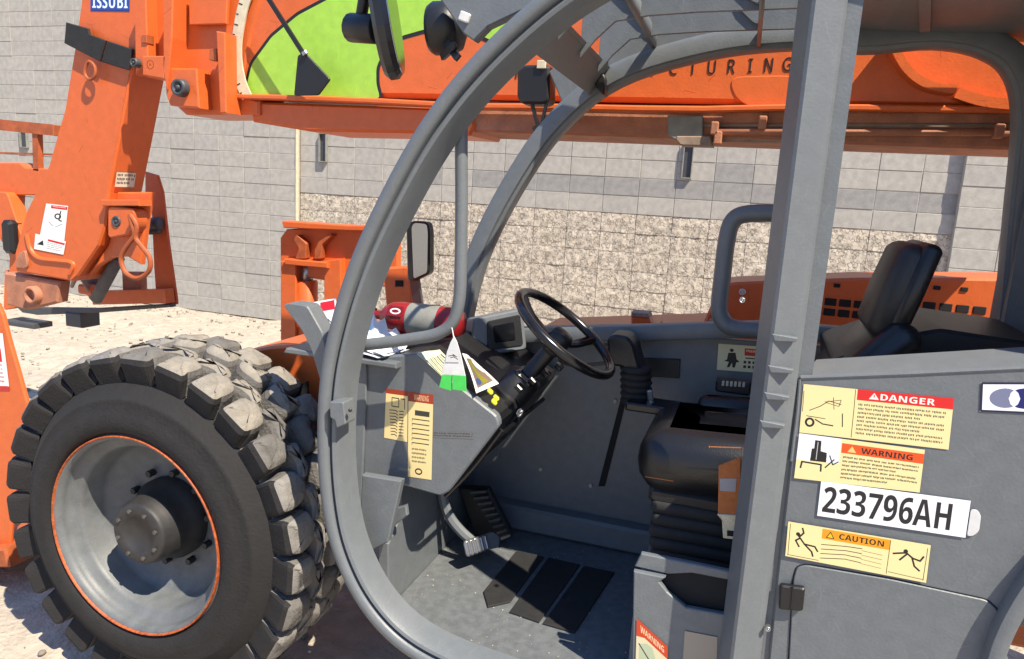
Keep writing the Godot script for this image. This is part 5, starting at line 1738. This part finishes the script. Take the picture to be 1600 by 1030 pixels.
# ==================================================================== loose things
func loose() -> void:
	# fire extinguisher lying on the front cowl
	var a := Vector3(-1.341, 1.393, -2.5)
	var b := Vector3(-1.009, 1.466, -2.5)
	a.y = 1.424
	b.y = 1.424
	var x := thing("fire_extinguisher", "red fire extinguisher with a grey band lying on the dash ledge", "fire extinguisher", Vector3((a.x + b.x) * 0.5, 1.362, -2.5))
	var fr := along(b - a, a)
	var ln := a.distance_to(b)
	var st := start(true)
	lathe(st, pv([0.016, -0.03, 0.018, 0.0, 0.04, 0.018, 0.056, 0.05, 0.06, 0.08, 0.06, ln - 0.02, 0.05, ln, 0.0, ln]), fr, 28)
	obj("cylinder", st, M.red, x)
	st = start(true)
	lathe(st, pv([0.0606, 0.125, 0.0612, 0.127, 0.0612, 0.245, 0.0606, 0.247]), fr, 28)
	obj("band", st, M.box_grey, x)
	st = start(true)
	rod(st, fr * Vector3(0, 0, -0.055), fr * Vector3(0, 0, 0.0), 0.016, 12)
	obj("valve", st, M.steel, x)
	st = start()
	bar(st, fr * Vector3(0, 0.016, -0.02), fr * Vector3(0, 0.05, -0.11), 0.014, 0.006)
	bar(st, fr * Vector3(0, 0.01, -0.03), fr * Vector3(0, 0.012, -0.12), 0.014, 0.006)
	obj("handle", st, M.black, x)
	var im := blank(120, 80, Color(0.42, 0.03, 0.03))
	disc(im, Vector2(60, 40), Vector2(44, 24), Color(0.85, 0.82, 0.8))
	disc(im, Vector2(60, 40), Vector2(30, 13), Color(0.42, 0.03, 0.03))
	var c := fr * Vector3(0, 0, 0.085)
	sticker("round_label", x, [c + Vector3(-0.03, 0.05, 0.044), c + Vector3(0.03, 0.05, 0.044), c + Vector3(0.03, 0.015, 0.064), c + Vector3(-0.03, 0.015, 0.064)], im)
	# crumpled clear bag
	st = start()
	var g := []
	for j in 9:
		var r := []
		for i in 13:
			var u := i / 12.0
			var v := j / 8.0
			var p := Vector3(lerpf(-1.40, -1.10, u), 1.37 + 0.10 * sin(PI * u) * sin(PI * v) * (0.6 + 0.4 * rng.randf()) + rng.randf_range(0.0, 0.025), lerpf(-2.34, -2.10, v) + rng.randf_range(-0.012, 0.012))
			r.append(p)
		g.append(r)
	for j in 8:
		for i in 12:
			quad(st, g[j][i], g[j + 1][i], g[j + 1][i + 1], g[j][i + 1])
	var o := obj("plastic_bag", st, M.bag)
	tag(o, "crumpled whitish plastic bag lying in front of the fire extinguisher", "bag")
	# papers on the dashboard
	paper("paper_sheet", [Vector3(-1.229, 1.372, -2.082), Vector3(-1.204, 1.372, -2.155), Vector3(-1.078, 1.372, -2.213), Vector3(-1.115, 1.372, -2.058)], Color(0.74, 0.75, 0.78), 0, "pale torn paper sheet under the grab handle near the door frame", "paper", "papers on the dash")
	paper("paper_sheet", [Vector3(-1.179, 1.38, -2.106), Vector3(-1.135, 1.38, -2.193), Vector3(-1.087, 1.38, -2.201), Vector3(-1.094, 1.38, -2.063)], Color(0.80, 0.81, 0.83), 0, "white crumpled paper sheet lying on top of a larger torn one", "paper", "papers on the dash")
	paper("leaflet", [Vector3(-0.995, 1.395, -2.09), Vector3(-0.96, 1.396, -2.2), Vector3(-0.903, 1.368, -2.15), Vector3(-0.896, 1.327, -2.088)], Color(0.70, 0.72, 0.62), 1, "narrow striped leaflet behind the white and green tag", "leaflet", "printed leaflets")
	paper("leaflet", [Vector3(-0.858, 1.405, -2.14), Vector3(-0.879, 1.353, -2.3), Vector3(-0.773, 1.287, -2.26), Vector3(-0.785, 1.295, -2.09)], Color(0.85, 0.85, 0.86), 2, "glossy photo leaflet on the black slope right of the green tag", "leaflet", "printed leaflets")
	# folded tag hung from the grab handle
	var t := thing("inspection_tag", "white folded tag with a bright green lower end hanging from the grab handle", "tag", Vector3(-0.813, 1.334, -1.97))
	st = start()
	var q := [Vector3(-0.814, 1.5, -1.955), Vector3(-0.842, 1.383, -1.945), Vector3(-0.766, 1.386, -1.945), Vector3(-0.804, 1.487, -1.95)]
	prism(st, pv([-0.81, 1.5, -0.799, 1.482, -0.785, 1.444, -0.768, 1.384, -0.844, 1.38, -0.834, 1.437, -0.821, 1.477]), -1.953, -1.950, 0.0008)
	obj("tag_sheet", st, M.white, t)
	st = start()
	prism(st, pv([-0.842, 1.379, -0.811, 1.382, -0.809, 1.334, -0.85, 1.34]), -1.952, -1.949, 0.0006)
	prism(st, pv([-0.808, 1.384, -0.766, 1.386, -0.762, 1.34, -0.806, 1.34]), -1.949, -1.946, 0.0006)
	obj("tag_end", st, M.green, t)
	st = start(true)
	tube(st, [Vector3(-0.811, 1.495, -1.952), Vector3(-0.82, 1.514, -1.962), Vector3(-0.836, 1.534, -1.978)], 0.0015, 6)
	obj("tag_string", st, M.white, t)
	im = blank(64, 64, Color(0.78, 0.78, 0.77))
	for e in [pv([10, 30, 30, 26, 52, 34]), pv([20, 40, 34, 34, 56, 48]), pv([30, 20, 44, 30])]:
		ink(im, e, 4, Color(0.1, 0.1, 0.1))
	sticker("tag_writing", t, [Vector3(-0.828, 1.454, -1.948), Vector3(-0.793, 1.458, -1.948), Vector3(-0.788, 1.424, -1.948), Vector3(-0.832, 1.419, -1.948)], im)

func paper(called: String, c: Array, col: Color, kind: int, label: String, cat: String, group: String) -> void:
	var im := blank(128, 128, col)
	if kind == 1:
		for k in 9:
			ink(im, pv([10 + k * 13, 40, 4 + k * 14, 126]), 6, [Color(0.1, 0.1, 0.08), Color(0.45, 0.42, 0.2)][k % 2])
	if kind == 2:
		fill(im, pv([14, 16, 110, 10, 116, 110, 20, 116]), Color(0.42, 0.36, 0.30))
		fill(im, pv([24, 20, 50, 18, 96, 104, 70, 108]), Color(0.46, 0.44, 0.06))
		fill(im, pv([70, 16, 104, 14, 110, 70]), Color(0.85, 0.84, 0.78))
		disc(im, Vector2(42, 96), Vector2(18, 12), Color(0.20, 0.26, 0.42))
	var o := sticker(called, self, c, im, label, 0.7, 0.004)
	tag(o, label, cat, group)
